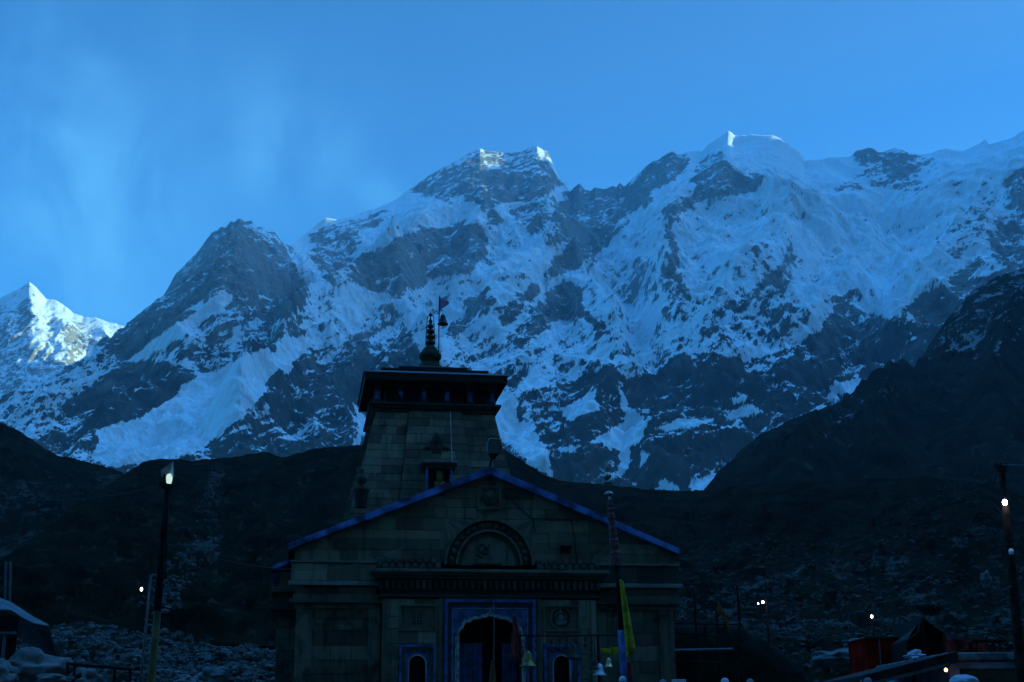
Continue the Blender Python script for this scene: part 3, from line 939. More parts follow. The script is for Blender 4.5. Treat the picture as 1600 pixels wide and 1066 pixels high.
# carved head in its square
b = MB()
b.band([(-0.42, 10.82), (0.42, 10.82), (0.42, 11.66), (-0.42, 11.66), (-0.42, 10.82)], [(-0.5, 10.74), (0.5, 10.74), (0.5, 11.74), (-0.5, 11.74), (-0.5, 10.74)], 0.17, 0.32)
b.box(-0.42, 0.42, 0.26, 0.34, 10.82, 11.66)
hd = b.build('head_frame', CARVED, gable, bevel=0.01)
b = MB()
b.blob((0, 0.22, 11.24), 0.30, 3, 0.08, 3, (0.95, 0.6, 1.2))
b.blob((0, 0.07, 11.20), 0.06, 4, 0.1, 2, (0.8, 1, 1.5))
b.blob((-0.11, 0.09, 11.32), 0.05, 5, 0.1, 2)
b.blob((0.11, 0.09, 11.32), 0.05, 6, 0.1, 2)
b.blob((0, 0.10, 11.05), 0.07, 7, 0.1, 2, (1.5, 0.8, 0.6))
b.blob((-0.3, 0.2, 11.22), 0.08, 8, 0.1, 2, (0.7, 0.7, 1.6))
b.blob((0.3, 0.2, 11.22), 0.08, 9, 0.1, 2, (0.7, 0.7, 1.6))
b.blob((0, 0.22, 11.52), 0.16, 12, 0.2, 2, (1.5, 0.7, 0.8))
b.build('carved_head', SOOTY, gable, smooth=True)
# scale pattern along the foot of the gable
for s in (-1, 1):
    b = MB()
    for row in range(2):
        for i in range(8):
            x = s * (2.15 + 0.31 * i + 0.155 * row)
            disc(b, x, 8.33 + 0.22 * row, 0.24 + 0.0 * row, 0.15, 0.09, 12)
    b.box(min(s * 2.0, s * 4.75), max(s * 2.0, s * 4.75), 0.245, 0.6, 8.17, 8.66)
    disc(b, s * 4.62, 8.42, 0.22, 0.17, 0.12, 12)
    b.build('scale_frieze', SOOTY, gable, smooth=False, bevel=0.0)

# black cable run over the right half of the gable
b = MB()
gp = [(0.0, 12.02), (0.92, 11.22), (1.78, 10.40), (2.62, 10.40), (3.52, 10.38), (3.66, 9.6), (3.72, 8.6)]
b.tube([(x, 0.24, z) for x, z in gp], 0.022, 6)
b.tube([(x, 0.25, z) for x, z in [(1.78, 10.40), (1.90, 10.38), (1.98, 9.78), (2.55, 9.76), (2.56, 9.14), (3.02, 9.13), (3.06, 8.6)]], 0.02, 6)
b.tube([(x, 0.25, z) for x, z in [(1.80, 10.40), (1.79, 11.0)]], 0.018, 6)
b.build('cable', CABLE, gable)
b = MB()
b.box(3.08, 3.46, 0.10, 0.28, 8.98, 9.20)
b.box(3.02, 3.52, 0.06, 0.29, 9.20, 9.25)
disc(b, 3.27, 9.09, 0.10, 0.07, 0.05)
b.build('security_camera', IRON, gable, bevel=0.01)

# ---- roof with blue edge
b = MB()
for s in (-1, 1):
    o = [(0, 12.30), (s * 8.25, 8.90), (s * 8.25, 9.06), (0, 12.46)]
    if s > 0:
        o = [(x * 0.98, z) for x, z in o[::-1]]
    b.prism(o, -0.02, 23.4)
roof = b.build('roof', SLATE, temple)
for s in (-1, 1):
    b = MB()
    W_ = 8.27 if s < 0 else 8.1
    o = [(0, 12.22), (s * W_, 8.96), (s * W_, 9.18), (0, 12.52)]
    b.prism(o if s < 0 else o[::-1], -0.10, -0.025)
    n = 92
    for i in range(n):
        t = (i + 0.5) / n
        x, z = s * (W_ - 0.05) * t, 12.21 - (12.21 - 8.96) * t
        b.tube([(x, -0.10, z), (x, 0.25, z)], 0.034, 6)
    b.build('blue_edge', BLUE_ROOF, roof)

# ---- main doorway
arch = [(1.27, 2.0), (1.27, 3.4), (1.27, 4.6), (1.27, 5.60), (1.22, 5.74), (1.10, 5.82), (1.07, 5.95), (0.98, 6.04), (0.80, 6.07), (0.72, 6.15), (0.58, 6.20), (0.42, 6.19), (0.30, 6.25), (0.15, 6.27), (0.0, 6.38)]
outer = [(1.62, 2.0), (1.62, 3.4), (1.62, 4.6), (1.62, 5.60), (1.62, 5.95), (1.62, 6.3), (1.62, 6.72), (1.45, 6.72), (1.2, 6.72), (1.0, 6.72), (0.8, 6.72), (0.55, 6.72), (0.35, 6.72), (0.18, 6.72), (0.0, 6.72)]
b = MB()
for s in (-1, 1):
    b.box(min(s * 1.74, s * 1.88), max(s * 1.74, s * 1.88), -0.10, 0.5, 2.0, 6.86)
b.box(-1.88, 1.88, -0.10, 0.5, 6.86, 6.985)
door = b.build('door_frame', BLUE, temple, bevel=0.01)
b = MB()
for s in (-1, 1):
    b.box(min(s * 1.62, s * 1.74), max(s * 1.62, s * 1.74), -0.03, 0.5, 2.0, 6.86)
b.box(-1.62, 1.62, -0.03, 0.5, 6.72, 6.86)
b.build('inner_frame', MAROON, door)
b = MB()
for s in (-1, 1):
    b.band([(s * x, z) for x, z in arch], [(s * x, z) for x, z in outer], 0.04, 0.16)
b.build('arch_panel', BLUE2, door)
b = MB()
for s in (-1, 1):
    inn = [(s * x, z) for x, z in arch]
    out2 = [(s * (x + 0.11 if z < 5.7 else x * 1.02 + 0.06), z + (0.0 if z < 5.7 else 0.11)) for x, z in arch]
    b.band(inn, out2, 0.0, 0.17)
    b.tube([(s * 1.42, 0.02, 2.0), (s * 1.42, 0.02, 5.5)], 0.03, 6)
    b.tube([(s * 1.55, 0.02, 2.0), (s * 1.55, 0.02, 6.6)], 0.018, 6)
b.tube([(-1.55, 0.02, 6.62), (1.55, 0.02, 6.62)], 0.018, 6)
b.tube([(0, -0.02, 6.30), (0, -0.02, 6.60)], [0.05, 0.015], 8)
b.build('arch_trim', PALE, door, bevel=0.008)
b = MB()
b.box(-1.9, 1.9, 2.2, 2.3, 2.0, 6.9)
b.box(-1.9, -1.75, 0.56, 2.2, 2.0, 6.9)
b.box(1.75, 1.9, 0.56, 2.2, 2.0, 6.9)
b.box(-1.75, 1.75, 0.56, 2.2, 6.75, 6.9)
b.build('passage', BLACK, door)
for s in (-1, 1):
    b = MB()
    x0, x1 = (-1.25, -0.2) if s < 0 else (0.62, 1.25)
    b.box(x0, x1, 0.95, 1.02, 2.0, 5.3)
    k = x0 + 0.06
    while k < x1 - 0.1:
        b.box(k, k + 0.07, 0.90, 0.95, 2.05, 5.25)
        k += 0.2
    for z in (2.6, 3.6, 4.6):
        b.box(x0, x1, 0.885, 0.9, z, z + 0.1)
    b.build('door_leaf', mat('dull_blue_paint', (0.03, 0.06, 0.16), 0.6, 0.4, 3), door)

# ---- side niches, the window and the medallion
for s in (-1, 1):
    cx = s * 2.96
    b = MB()
    for e in (-1, 1):
        b.box(min(cx + e * 0.64, cx + e * 0.75), max(cx + e * 0.64, cx + e * 0.75), -0.07, 0.4, 2.0, 5.06)
    b.box(cx - 0.75, cx + 0.75, -0.07, 0.4, 5.06, 5.19)
    nf_ = b.build('niche_frame', BLUE, temple, bevel=0.01)
    b = MB()
    for e in (-1, 1):
        b.box(min(cx + e * 0.50, cx + e * 0.64), max(cx + e * 0.50, cx + e * 0.64), -0.01, 0.4, 2.0, 4.94)
    b.box(cx - 0.64, cx + 0.64, -0.01, 0.4, 4.94, 5.06)
    b.build('inner_frame', OLIVE, nf_)
    ar = [(cx - 0.33, 2.0)] + arc(cx, 4.38, 0.33, 180, 0, 16, 0.36) + [(cx + 0.33, 2.0)]
    ou = [(cx - 0.50, 2.0)] + [(cx - 0.5, 4.38 + 0.56 * i / 4) for i in range(4)] + [(cx - 0.5 + i / 8, 4.94) for i in range(9)] + [(cx + 0.5, 4.94 - 0.56 * i / 4) for i in range(1, 5)] + [(cx + 0.50, 2.0)]
    b = MB()
    b.band(ar, ou, 0.08, 0.2)
    b.build('arch_panel', BLUE, nf_)
    b = MB()
    b.band(ar, [(cx + (x - cx) * 1.16, z + (0.05 if z > 4.38 else 0)) for x, z in ar], 0.05, 0.21)
    b.build('arch_trim', PALE, nf_)
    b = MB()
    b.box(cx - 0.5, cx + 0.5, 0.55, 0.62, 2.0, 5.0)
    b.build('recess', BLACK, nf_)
b = MB()
for k in range(4):
    b.box(-3.17 + k * 0.125, -3.125 + k * 0.125, 0.03, 0.07, 6.05, 6.45)
    b.box(-3.17, -2.75, 0.035, 0.065, 6.05 + k * 0.119, 6.093 + k * 0.119)
b.band(arc(-2.96, 6.30, 0.36, 0, 180, 18, 0.34), arc(-2.96, 6.30, 0.41, 0, 180, 18, 0.39), 0.04, 0.12)
win = b.build('window_grille', CARVED, temple)
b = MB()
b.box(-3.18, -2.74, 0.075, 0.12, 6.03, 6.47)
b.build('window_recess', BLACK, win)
b = MB()
b.band(arc(2.96, 6.25, 0.40, 0, 360, 28), arc(2.96, 6.25, 0.48, 0, 360, 28), 0.02, 0.12)
med = b.build('medallion', CARVED, temple)
b = MB()
b.prism(arc(2.96, 6.25, 0.41, 0, 360, 28)[:-1], 0.09, 0.13)
b.build('medallion_field', DARKST, med)
b = MB()
for (x, z, r, sx, sz) in [(2.96, 6.26, 0.14, 1, 1.3), (2.96, 6.50, 0.085, 1, 1), (2.96, 6.02, 0.17, 1.4, 0.6), (2.76, 6.32, 0.06, 0.8, 2.2), (3.16, 6.32, 0.06, 0.8, 2.2), (2.83, 6.46, 0.05, 1.5, 0.8), (3.10, 6.46, 0.05, 1.5, 0.8), (2.80, 6.12, 0.07, 1, 1), (3.12, 6.12, 0.07, 1, 1), (2.96, 6.61, 0.05, 1, 1.2)]:
    b.blob((x, 0.07, z), r, int(x * 100 + z * 37), 0.25, 2, (sx, 0.6, sz))
b.build('relief_figure', LEDGE, med, smooth=True)

# ---- wings set back on either side
for s in (-1, 1):
    b = MB()
    xa, xb = (-8.65, -7.82) if s < 0 else (7.82, 8.15)
    courses(b, [(xa, 2.0), (xb, 2.0), (xb, 7.8), (xa, 7.8)], 3.0, 0.5, 0.6, 1.2, 6.0, 0.01, seed=90 + s)
    wg = b.build('wing_wall', SHADED, temple, bevel=0.012)
    b = MB()
    for z0, z1, pr in [(6.55, 6.75, 0.15), (6.75, 7.0, 0.3), (7.0, 7.3, 0.12), (7.5, 7.7, 0.28)]:
        b.box(xa - (pr if s < 0 else 0), xb + (pr if s > 0 else 0), 3.0 - pr, 9.0, z0, z1)
    b.build('cornice_moulding', DARKST, wg, bevel=0.03)
    b = MB()
    if s < 0:
        b.prism([(-8.95, 8.42), (-7.85, 8.88), (-7.85, 9.05), (-8.95, 8.60)], 2.7, 9.5)
        b.build('blue_edge', BLUE_ROOF, wg)
        b = MB()
        b.box(-8.6, -7.85, 3.2, 9.0, 7.81, 8.4)
        b.build('parapet', STONE, wg)

# ---- tower
TC = 15.6


def th(z):
    return 3.10 + 0.205 * (17.8 - z) + 0.005 * (17.8 - z) ** 2


b = MB()
z = 1.8
q = random.Random(12)
while z < 17.75:
    h = q.uniform(0.34, 0.52)
    z1 = min(z + h, 17.8)
    if 17.8 - z1 < 0.2:
        z1 = 17.8
    for k in range(4):
        ca, sa = [(1, 0), (0, 1), (-1, 0), (0, -1)][k]
        for (f0, f1, pr) in [(-1.0, -0.45, 0.0), (-0.45, 0.45, 0.24), (0.45, 1.0, 0.0)]:
            x = f0
            while x < f1 - 1e-3:
                w = q.uniform(0.16, 0.36)
                xe = x + w
                if f1 - xe < 0.12:
                    xe = f1
                j = q.uniform(-0.012, 0.018)
                pts = []
                for zz in (z + 0.008, z1 - 0.008):
                    H = th(zz)
                    for (xx, off) in ((x * H + 0.008, pr + j), (xe * H - 0.008, pr + j), (xe * H - 0.008, -0.45), (x * H + 0.008, -0.45)):
                        yy = -(H + off)
                        if k in (1, 3) or True:
                            # keep corners closed: clamp inner depth
                            pts.append((xx * ca - yy * sa, TC + xx * sa + yy * ca, zz))
                v = [b.bm.verts.new(p) for p in pts]
                for fc in ((0, 1, 5, 4), (1, 2, 6, 5), (2, 3, 7, 6), (3, 0, 4, 7), (4, 5, 6, 7), (3, 2, 1, 0)):
                    b.bm.faces.new([v[i] for i in fc])
                x = xe
    z = z1
tower = b.build('tower', STONE, temple, bevel=0.012)
b = MB()
for z0, z1 in [(1.8, 5), (5, 8), (8, 11), (11, 13), (13, 15), (15, 16.5), (16.5, 17.6)]:
    H0, H1 = th(z0) - 0.10, th(z1) - 0.10
    v = [b.bm.verts.new((sx * H, TC + sy * H, zz)) for H, zz in ((H0, z0), (H1, z1)) for sx, sy in ((-1, -1), (1, -1), (1, 1), (-1, 1))]
    for fc in ((0, 1, 5, 4), (1, 2, 6, 5), (2, 3, 7, 6), (3, 0, 4, 7), (4, 5, 6, 7)):
        b.bm.faces.new([v[i] for i in fc])
b.build('tower_core', DARKST, tower)
b = MB()
for z0, z1, h in [(17.80, 17.95, 3.22), (17.95, 18.12, 3.32), (18.12, 18.26, 3.44)]:
    b.box(-h, h, TC - h, TC + h, z0, z1)
b.build('tower_ledge', DARKST, tower, bevel=0.03)
# dark carved ornament on the tower face
yf = TC - th(16.0) - 0.26
b = MB()
b.prism([(-0.72, 15.72), (0.72, 15.72), (0.55, 15.86), (0.30, 15.95), (0.30, 16.12), (0.20, 16.28), (0.12, 16.45), (0, 16.62), (-0.12, 16.45), (-0.20, 16.28), (-0.30, 16.12), (-0.30, 15.95), (-0.55, 15.86)], yf - 0.12, yf + 0.2)
disc(b, 0, 16.12, yf - 0.12, 0.14, 0.08)
disc(b, -0.42, 15.8, yf - 0.12, 0.08, 0.06)
disc(b, 0.42, 15.8, yf - 0.12, 0.08, 0.06)
b.prism([(-0.28, 15.45), (0.28, 15.45), (0.2, 15.72), (-0.2, 15.72)], yf - 0.1, yf + 0.2)
b.build('carved_ornament', DARKST, tower, bevel=0.015)
# small shrine niche
ys = TC - th(14.2) - 0.24
b = MB()
b.box(-0.80, 0.95, ys - 0.75, ys + 0.1, 14.72, 14.84)
b.prism([(-0.72, 14.55), (0.87, 14.55), (0.93, 14.72), (-0.78, 14.72)], ys - 0.65, ys + 0.1)
shr = b.build('shrine_canopy', MAROON, tower, bevel=0.015)
b = MB()
b.box(-0.82, 0.97, ys - 0.78, ys + 0.1, 14.842, 14.88)
b.build('canopy_edge', PALE, shr)
for x in (-0.55, 0.68):
    b = MB()
    b.tube([(x, ys - 0.55, 12.6), (x, ys - 0.55, 14.55)], 0.07, 10)
    b.build('post', BLUE, shr, smooth=True)
b = MB()
b.box(-0.45, 0.6, ys - 0.2, ys - 0.12, 12.6, 14.5)
b.build('shrine_recess', BLACK, shr)
b = MB()
b.blob((0.12, ys - 0.35, 14.15), 0.24, 5, 0.08, 3, (0.9, 0.6, 1.15))
b.blob((0.12, ys - 0.5, 14.12), 0.05, 6, 0.1, 2, (0.8, 1, 1.5))
b.blob((0.03, ys - 0.48, 14.22), 0.04, 7, 0.1, 2)
b.blob((0.21, ys - 0.48, 14.22), 0.04, 8, 0.1, 2)
b.blob((0.12, ys - 0.34, 14.40), 0.18, 9, 0.15, 2, (1.1, 0.6, 0.8))
b.blob((0.12, ys - 0.3, 13.75), 0.3, 10, 0.1, 2, (1, 0.5, 1))
b.build('gilt_idol', GOLD, shr, smooth=True)
b = MB()
b.tube([(0.76, TC - th(17.7) - 0.28, 17.8), (0.77, TC - th(16.5) - 0.30, 16.5), (0.80, TC - th(14.9) - 0.3, 14.9)], 0.022, 6)
b.build('white_cable', WHITE_CABLE, tower)

# ---- colonnade and roof on top of the tower
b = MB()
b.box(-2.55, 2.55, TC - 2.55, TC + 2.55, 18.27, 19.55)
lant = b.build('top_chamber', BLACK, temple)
xs = [-3.0, -1.82, -0.61, 0.61, 1.82, 3.0]
pl = [(x, TC - 3.08) for x in xs] + [(x, TC + 3.08) for x in xs] + [(e * 3.0, TC + y) for e in (-1, 1) for y in (-1.82, -0.61, 0.61, 1.82)]
for x, y in pl:
    b = MB()
    b.box(x - 0.12, x + 0.12, y - 0.12, y + 0.12, 18.42, 18.92)
    p = b.build('post', BLUE, lant, bevel=0.02)
    b = MB()
    b.box(x - 0.17, x + 0.17, y - 0.17, y + 0.17, 18.27, 18.42)
    b.build('post_base', TIMBER, lant, bevel=0.015)
    b = MB()
    b.box(x - 0.16, x + 0.16, y - 0.16, y + 0.16, 18.921, 19.0)
    b.box(x - 0.13, x + 0.13, y - 0.13, y + 0.13, 19.0, 19.4)
    b.build('post_cap', TIMBER, lant, bevel=0.015)
b = MB()
for x0, x1 in zip(xs, xs[1:]):
    c = (x0 + x1) / 2
    r = (x1 - x0) / 2 - 0.13
    ar = arc(c, 18.95, r, 180, 0, 12, 0.30)
    b.band(ar, [(x, 19.42) for x, z in ar], TC - 3.13, TC - 3.03)
    b.band(ar, [(x, 19.42) for x, z in ar], TC + 3.03, TC + 3.13)
for e in (-1, 1):
    b.box(e * 3.0 - 0.05, e * 3.0 + 0.05, TC - 3.0, TC + 3.0, 19.22, 19.42)
b.build('arcade', TIMBER, lant)
for x in (-2.05, 2.50):
    b = MB()
    yy = TC - 3.32
    b.band([(x + 0.21 * math.cos(R(a)), 18.47 + 0.21 * math.sin(R(a))) for a in range(0, 361, 20)], [(x + 0.25 * math.cos(R(a)), 18.47 + 0.25 * math.sin(R(a))) for a in range(0, 361, 20)], yy - 0.05, yy + 0.05)
    disc(b, x, 18.47, yy + 0.03, 0.2, 0.12)
    b.box(x - 0.04, x + 0.04, yy - 0.02, yy + 0.06, 18.265, 18.28)
    fl = b.build('floodlight', IRON, lant)
b = MB()
b.box(-3.65, 3.65, TC - 3.65, TC + 3.65, 19.43, 19.50)
for i in range(24):
    x = -3.6 + 7.2 * i / 23
    b.box(x - 0.05, x + 0.05, TC - 3.65, TC + 3.65, 19.36, 19.428)
eav = b.build('eave_soffit', TIMBER, temple)
b = MB()
E = 3.72
b.box(-E, E, TC - E, TC - E + 0.06, 19.40, 19.74)
b.box(-E, E, TC + E - 0.06, TC + E, 19.40, 19.74)
b.box(-E, -E + 0.06, TC - E + 0.061, TC + E - 0.061, 19.40, 19.74)
b.box(E - 0.06, E, TC - E + 0.061, TC + E - 0.061, 19.40, 19.74)
for i in range(60):
    x = -E + 0.06 + (2 * E - 0.12) * i / 59
    for y in (TC - E + 0.03, TC + E - 0.03):
        b.prism([(x - 0.05, 19.40), (x, 19.30), (x + 0.05, 19.40)], y - 0.02, y + 0.02)
    for e in (-1, 1):
        b.box(e * (E - 0.03) - 0.02, e * (E - 0.03) + 0.02, TC + x - 0.04, TC + x + 0.04, 19.32, 19.40)
b.build('eave_board', TIMBER, eav)
b = MB()
lv = [(3.8, 19.741), (2.75, 20.13), (2.70, 20.22), (1.75, 20.52), (1.70, 20.64), (0.9, 20.92)]
rg = []
for h, z in lv:
    rg.append([b.bm.verts.new((sx * h, TC + sy * h, z)) for sx, sy in ((-1, -1), (1, -1), (1, 1), (-1, 1))])
for A, B in zip(rg, rg[1:]):
    for k in range(4):
        b.bm.faces.new((A[k], A[(k + 1) % 4], B[(k + 1) % 4], B[k]))
b.bm.faces.new(rg[-1])
b.bm.faces.new(rg[0][::-1])
for h, z, tk in [(2.85, 20.16, 0.07), (1.85, 20.56, 0.07)]:
    b.box(-h, h, TC - h, TC + h, z, z + tk)
troof = b.build('tower_roof', SLATE, temple)
b = MB()
b.lathe([(0.80, 20.85), (0.74, 21.05), (0.55, 21.25), (0.47, 21.38), (0.50, 21.48), (0.60, 21.58), (0.62, 21.72), (0.60, 21.84), (0.50, 21.92), (0.47, 22.02), (0.36, 22.18), (0.24, 22.30), (0.18, 22.36), (0, 22.38)], (0, TC, 0), 24)
b.build('finial_base', MOSS, troof, smooth=True)
b = MB()
b.lathe([(0.14, 22.34), (0.26, 22.44), (0.28, 22.52), (0.22, 22.62), (0.14, 22.67), (0.24, 22.75), (0.26, 22.83), (0.20, 22.93), (0.11, 22.99), (0.20, 23.06), (0.24, 23.16), (0.18, 23.26), (0.08, 23.33), (0.15, 23.39), (0.18, 23.47), (0.12, 23.57), (0.06, 23.63), (0.12, 23.70), (0.11, 23.78), (0.05, 23.86), (0.03, 24.0), (0.09, 24.08), (0.10, 24.15), (0.05, 24.22), (0, 24.3)], (0, TC, 0), 16)
b.build('finial_spire', mat('tarnished_metal', (0.06, 0.05, 0.03), 0.5, 0.4, 6, metal=0.6), troof, smooth=True)
b = MB()
for k in range(6):
    a = R(60 * k + 20)
    b.tube([(0.30 * math.cos(a), TC + 0.30 * math.sin(a), 22.35), (0.20 * math.cos(a), TC + 0.20 * math.sin(a), 24.0), (0.10 * math.cos(a), TC + 0.10 * math.sin(a), 24.1)], 0.014, 5)
b.build('guard_rods', IRON, troof)

# the tower stands well behind the hall
TS, TY = 1.161, 27.2
for o in (tower, lant, eav, troof):
    o.scale = (TS, TS, TS)
    o.location = (0, TY - TC * TS, 1.6 - 1.6 * TS)


def tt(x, y, z):
    return (x * TS, TY + (y - TC) * TS, 1.6 + (z - 1.6) * TS)


# ---- urn on the left wing roof
b = MB()
b.lathe([(0.30, 12.2), (0.34, 12.9), (0.42, 13.0), (0.42, 13.12), (0.2, 13.2), (0.16, 13.35), (0.26, 13.5), (0.28, 13.65), (0.18, 13.8), (0.09, 13.88), (0.14, 13.98), (0.10, 14.12), (0, 14.2)], (-4.98, 9.2, 0), 14)
b.build('roof_urn', DARKST, temple, smooth=True)


# ---------------------------------------------------------------- things fixed to or standing before the temple
def T(x, y, z):
    """temple coordinates to the world"""
    return Vector((TO.x + x * math.cos(YAW) - y * math.sin(YAW), 56 + x * math.sin(YAW) + y * math.cos(YAW), z))


def bell_mb(h=0.5, r=0.3, n=20):
    b = MB()
    b.lathe([(0, 0.02), (r * 0.8, 0.02), (r * 0.98, 0.0), (r, 0.03 * h / 0.5), (r * 0.82, 0.16 * h), (r * 0.62, 0.42 * h), (r * 0.52, 0.70 * h), (r * 0.36, 0.88 * h), (r * 0.12, 0.95 * h), (r * 0.10, h), (0, h)], (0, 0, 0), n)
    return b


# flagpole beside the finial
fp0 = T(*tt(0.46, TC - 0.3, 20.9))
flg = empty('flagpole', fp0, YAW)
flg.scale = (TS, TS, TS)
tag(flg, 'thin flagpole with pale pink pennant rising beside the tower finial', 'flagpole')
b = MB()
b.tube([(0, 0, -0.1), (-0.02, 0, 2.2), (0.0, 0, 4.26)], 0.028, 8)
b.build('pole', IRON, flg)
b = MB()
nx, nz = 10, 6
vv = [[b.bm.verts.new((0.02 + 0.5 * i / nx, 0.05 * math.sin(i * 1.1) * i / nx, 4.18 - 0.12 * i / nx - (0.78 - 0.62 * i / nx) * j / nz - 0.10 * (i / nx) ** 2)) for j in range(nz + 1)] for i in range(nx + 1)]
for i in range(nx):
    for j in range(nz):
        b.bm.faces.new((vv[i][j], vv[i + 1][j], vv[i + 1][j + 1], vv[i][j + 1]))
fo = b.build('pennant', mat('pale_pink_cloth', (0.40, 0.26, 0.42), 0.9, 0.2, 6), flg, smooth=True)
m_ = fo.modifiers.new('thick', 'SOLIDIFY')
m_.thickness = 0.012
b = MB()
b.tube([(0, 0, 3.42), (0.21, 0, 3.42)], 0.018, 6)
b.tube([(0.2, 0, 3.42), (0.2, 0, 3.2)], 0.012, 6)
b.build('bracket', IRON, flg)
fb = bell_mb(0.62, 0.30).build('hanging_bell', mat('tarnished_bronze', (0.03, 0.026, 0.016), 0.5, 0.3, 5, metal=0.5), None, smooth=True)
fb.location = T(*tt(0.66, TC - 0.3, 20.9 + 2.6))
fb.scale = (TS, TS, TS)
tag(fb, 'dark bronze bell hanging under the pink pennant above the tower roof', 'bell')

# floodlight on a post at the gable peak
fl0 = T(0.02, 0.35, 12.5)
fl = empty('floodlight', fl0, YAW)
tag(fl, 'dark box floodlight with pale top on a post at the gable peak', 'floodlight')
b = MB()
b.tube([(0, 0, -0.3), (0.06, 0, 0.2), (0.16, 0, 0.6)], 0.045, 8)
b.tube([(0.16, 0, 0.45), (0.20, 0, 0.7)], [0.12, 0.2], 10)
b.build('post', IRON, fl)
b = MB()
b.prism([(-0.02, 0.62), (0.42, 0.62), (0.53, 0.80), (0.52, 1.14), (0.44, 1.24), (0.02, 1.27), (-0.07, 1.14), (-0.08, 0.80)], -0.22, 0.22)
b.build('housing', mat('grey_housing', (0.05, 0.055, 0.05), 0.6), fl, bevel=0.03)
b = MB()
b.prism([(0.0, 1.272), (0.44, 1.245), (0.46, 1.262), (0.0, 1.30)], -0.24, 0.24)
b.build('top_highlight', mat('toplit_sheet_metal', (0.5, 0.5, 0.48), 0.5, 0.2), fl)  # pale lid: light on top of the housing painted as its own piece


# ---------------------------------------------------------------- lamps, poles, flags, huts
LAMP = glow('lit_lamp', (0.72, 1.0, 0.90), 0.34)
LAMPW = glow('lit_bulb', (1.0, 0.95, 0.85), 14.0)
LAMPO = glow('lit_orange_bulb', (1.0, 0.32, 0.10), 7.0)
WOOD = mat('weathered_wood', (0.020, 0.016, 0.012), 0.9, 0.5, 4, spec=0.08)
YELLOWP = mat('yellow_painted_pole', (0.075, 0.050, 0.008), 0.9, 0.4, 3)
GREYMET = mat('grey_metal', (0.06, 0.06, 0.06), 0.7, 0.3, 4, metal=0.2)
REDCL = mat('red_cloth', (0.24, 0.022, 0.018), 0.9, 0.4, 8)
YELCL = mat('yellow_cloth', (0.36, 0.27, 0.012), 0.9, 0.35, 5)
ORCL = mat('orange_cloth', (0.34, 0.09, 0.015), 0.9, 0.35, 5)
PALEROCK = mat('pale_boulder_rock', (0.115, 0.112, 0.105), 0.95, 0.35, 1.5, bump=0.05)
TARP = mat('grey_tarpaulin', (0.055, 0.06, 0.07), 0.6, 0.35, 2)


def ground_line(p0, p1, zlow=-0.2):
    """extend the line p1->p0 down to the ground"""
    t = (p0.z - zlow) / (p1.z - p0.z)
    return p0 - (p1 - p0) * t


def cloth(mb, pts, n=8, wave=0.04, axis=Vector((0, 1, 0)), seed=0):
    """quad sheet between four corners (top-left, top-right, bottom-right, bottom-left) with folds"""
    a, b_, c, d = [Vector(p) for p in pts]
    g = []
    for i in range(n + 1):
        s = i / n
        row = []
        for j in range(2 * n + 1):
            t = j / (2 * n)
            p = (a * (1 - s) + b_ * s) * (1 - t) + (d * (1 - s) + c * s) * t
            row.append(mb.bm.verts.new(p + axis * wave * (math.sin(s * 11 + t * 3 + seed) + 0.5 * math.sin(s * 23 - t * 5 + seed)) * (0.25 + t)))
        g.append(row)
    for i in range(n):
        for j in range(2 * n):
            mb.bm.faces.new((g[i][j], g[i + 1][j], g[i + 1][j + 1], g[i][j + 1]))


def thick(o, t=0.015):
    m = o.modifiers.new('thick', 'SOLIDIFY')
    m.thickness = t
    return o


# tall lamp post left of the temple
p0, p1 = at(238, 1050, 30), at(262, 762, 30)
base = ground_line(p0, p1)
lamp = empty('street_lamp', base)
tag(lamp, 'tall lamp post with yellow lower half, black shaft and bright bulb under a pale shade', 'street lamp')
L = lambda p: Vector(p) - base
mid = at(246, 955, 30)
b = MB()
b.tube([L(base), L(mid)], [0.10, 0.085], 12)
b.build('lower_pole', YELLOWP, lamp, smooth=True)
b = MB()
b.tube([L(mid), L(at(252, 870, 30)), L(p1)], [0.087, 0.080, 0.065], 12)
b.tube([L(at(249, 868, 29.9)), L(at(262, 866, 29.9))], 0.03, 6)
b.tube([L(at(254, 840, 29.9)), L(at(256, 812, 29.9))], 0.075, 8)
b.tube([L(at(258, 905, 29.85)), L(at(262, 780, 29.85)), L(at(266, 757, 29.8))], 0.018, 6)
b.build('shaft', IRON, lamp, smooth=True)
c = at(264.5, 748, 29.9)
b = MB()
b.lathe([(0.04, -0.12), (0.065, -0.10), (0.08, -0.03), (0.085, 0.04), (0.07, 0.09), (0.0, 0.12)], L(c), 18, (0.85, 0.85))
b.build('bulb', LAMP, lamp, smooth=True)
b = MB()
b.tube([L(at(262, 765, 29.9)), L(at(263.5, 757, 29.9))], [0.07, 0.12], 10)
b.tube([L(at(250, 756, 29.9)), L(at(262, 762, 29.9))], 0.07, 8)
b.tube([L(at(262, 762, 29.9)), L(at(256, 750, 30.15)), L(at(258, 738, 30.2))], 0.022, 6)
b.build('bracket', IRON, lamp)
b = MB()
q0 = [at(253, 744, 30.3), at(252, 734, 30.15), at(271, 721, 29.75), at(272, 745, 29.75), at(264, 746, 30.2)]
f_ = b.poly([L(p) for p in q0])
bmesh.ops.triangulate(b.bm, faces=b.bm.faces[:])
o = b.build('shade', mat('translucent_plastic', (0.30, 0.36, 0.34), 0.5, 0.3, 3), lamp)
thick(o, 0.02)

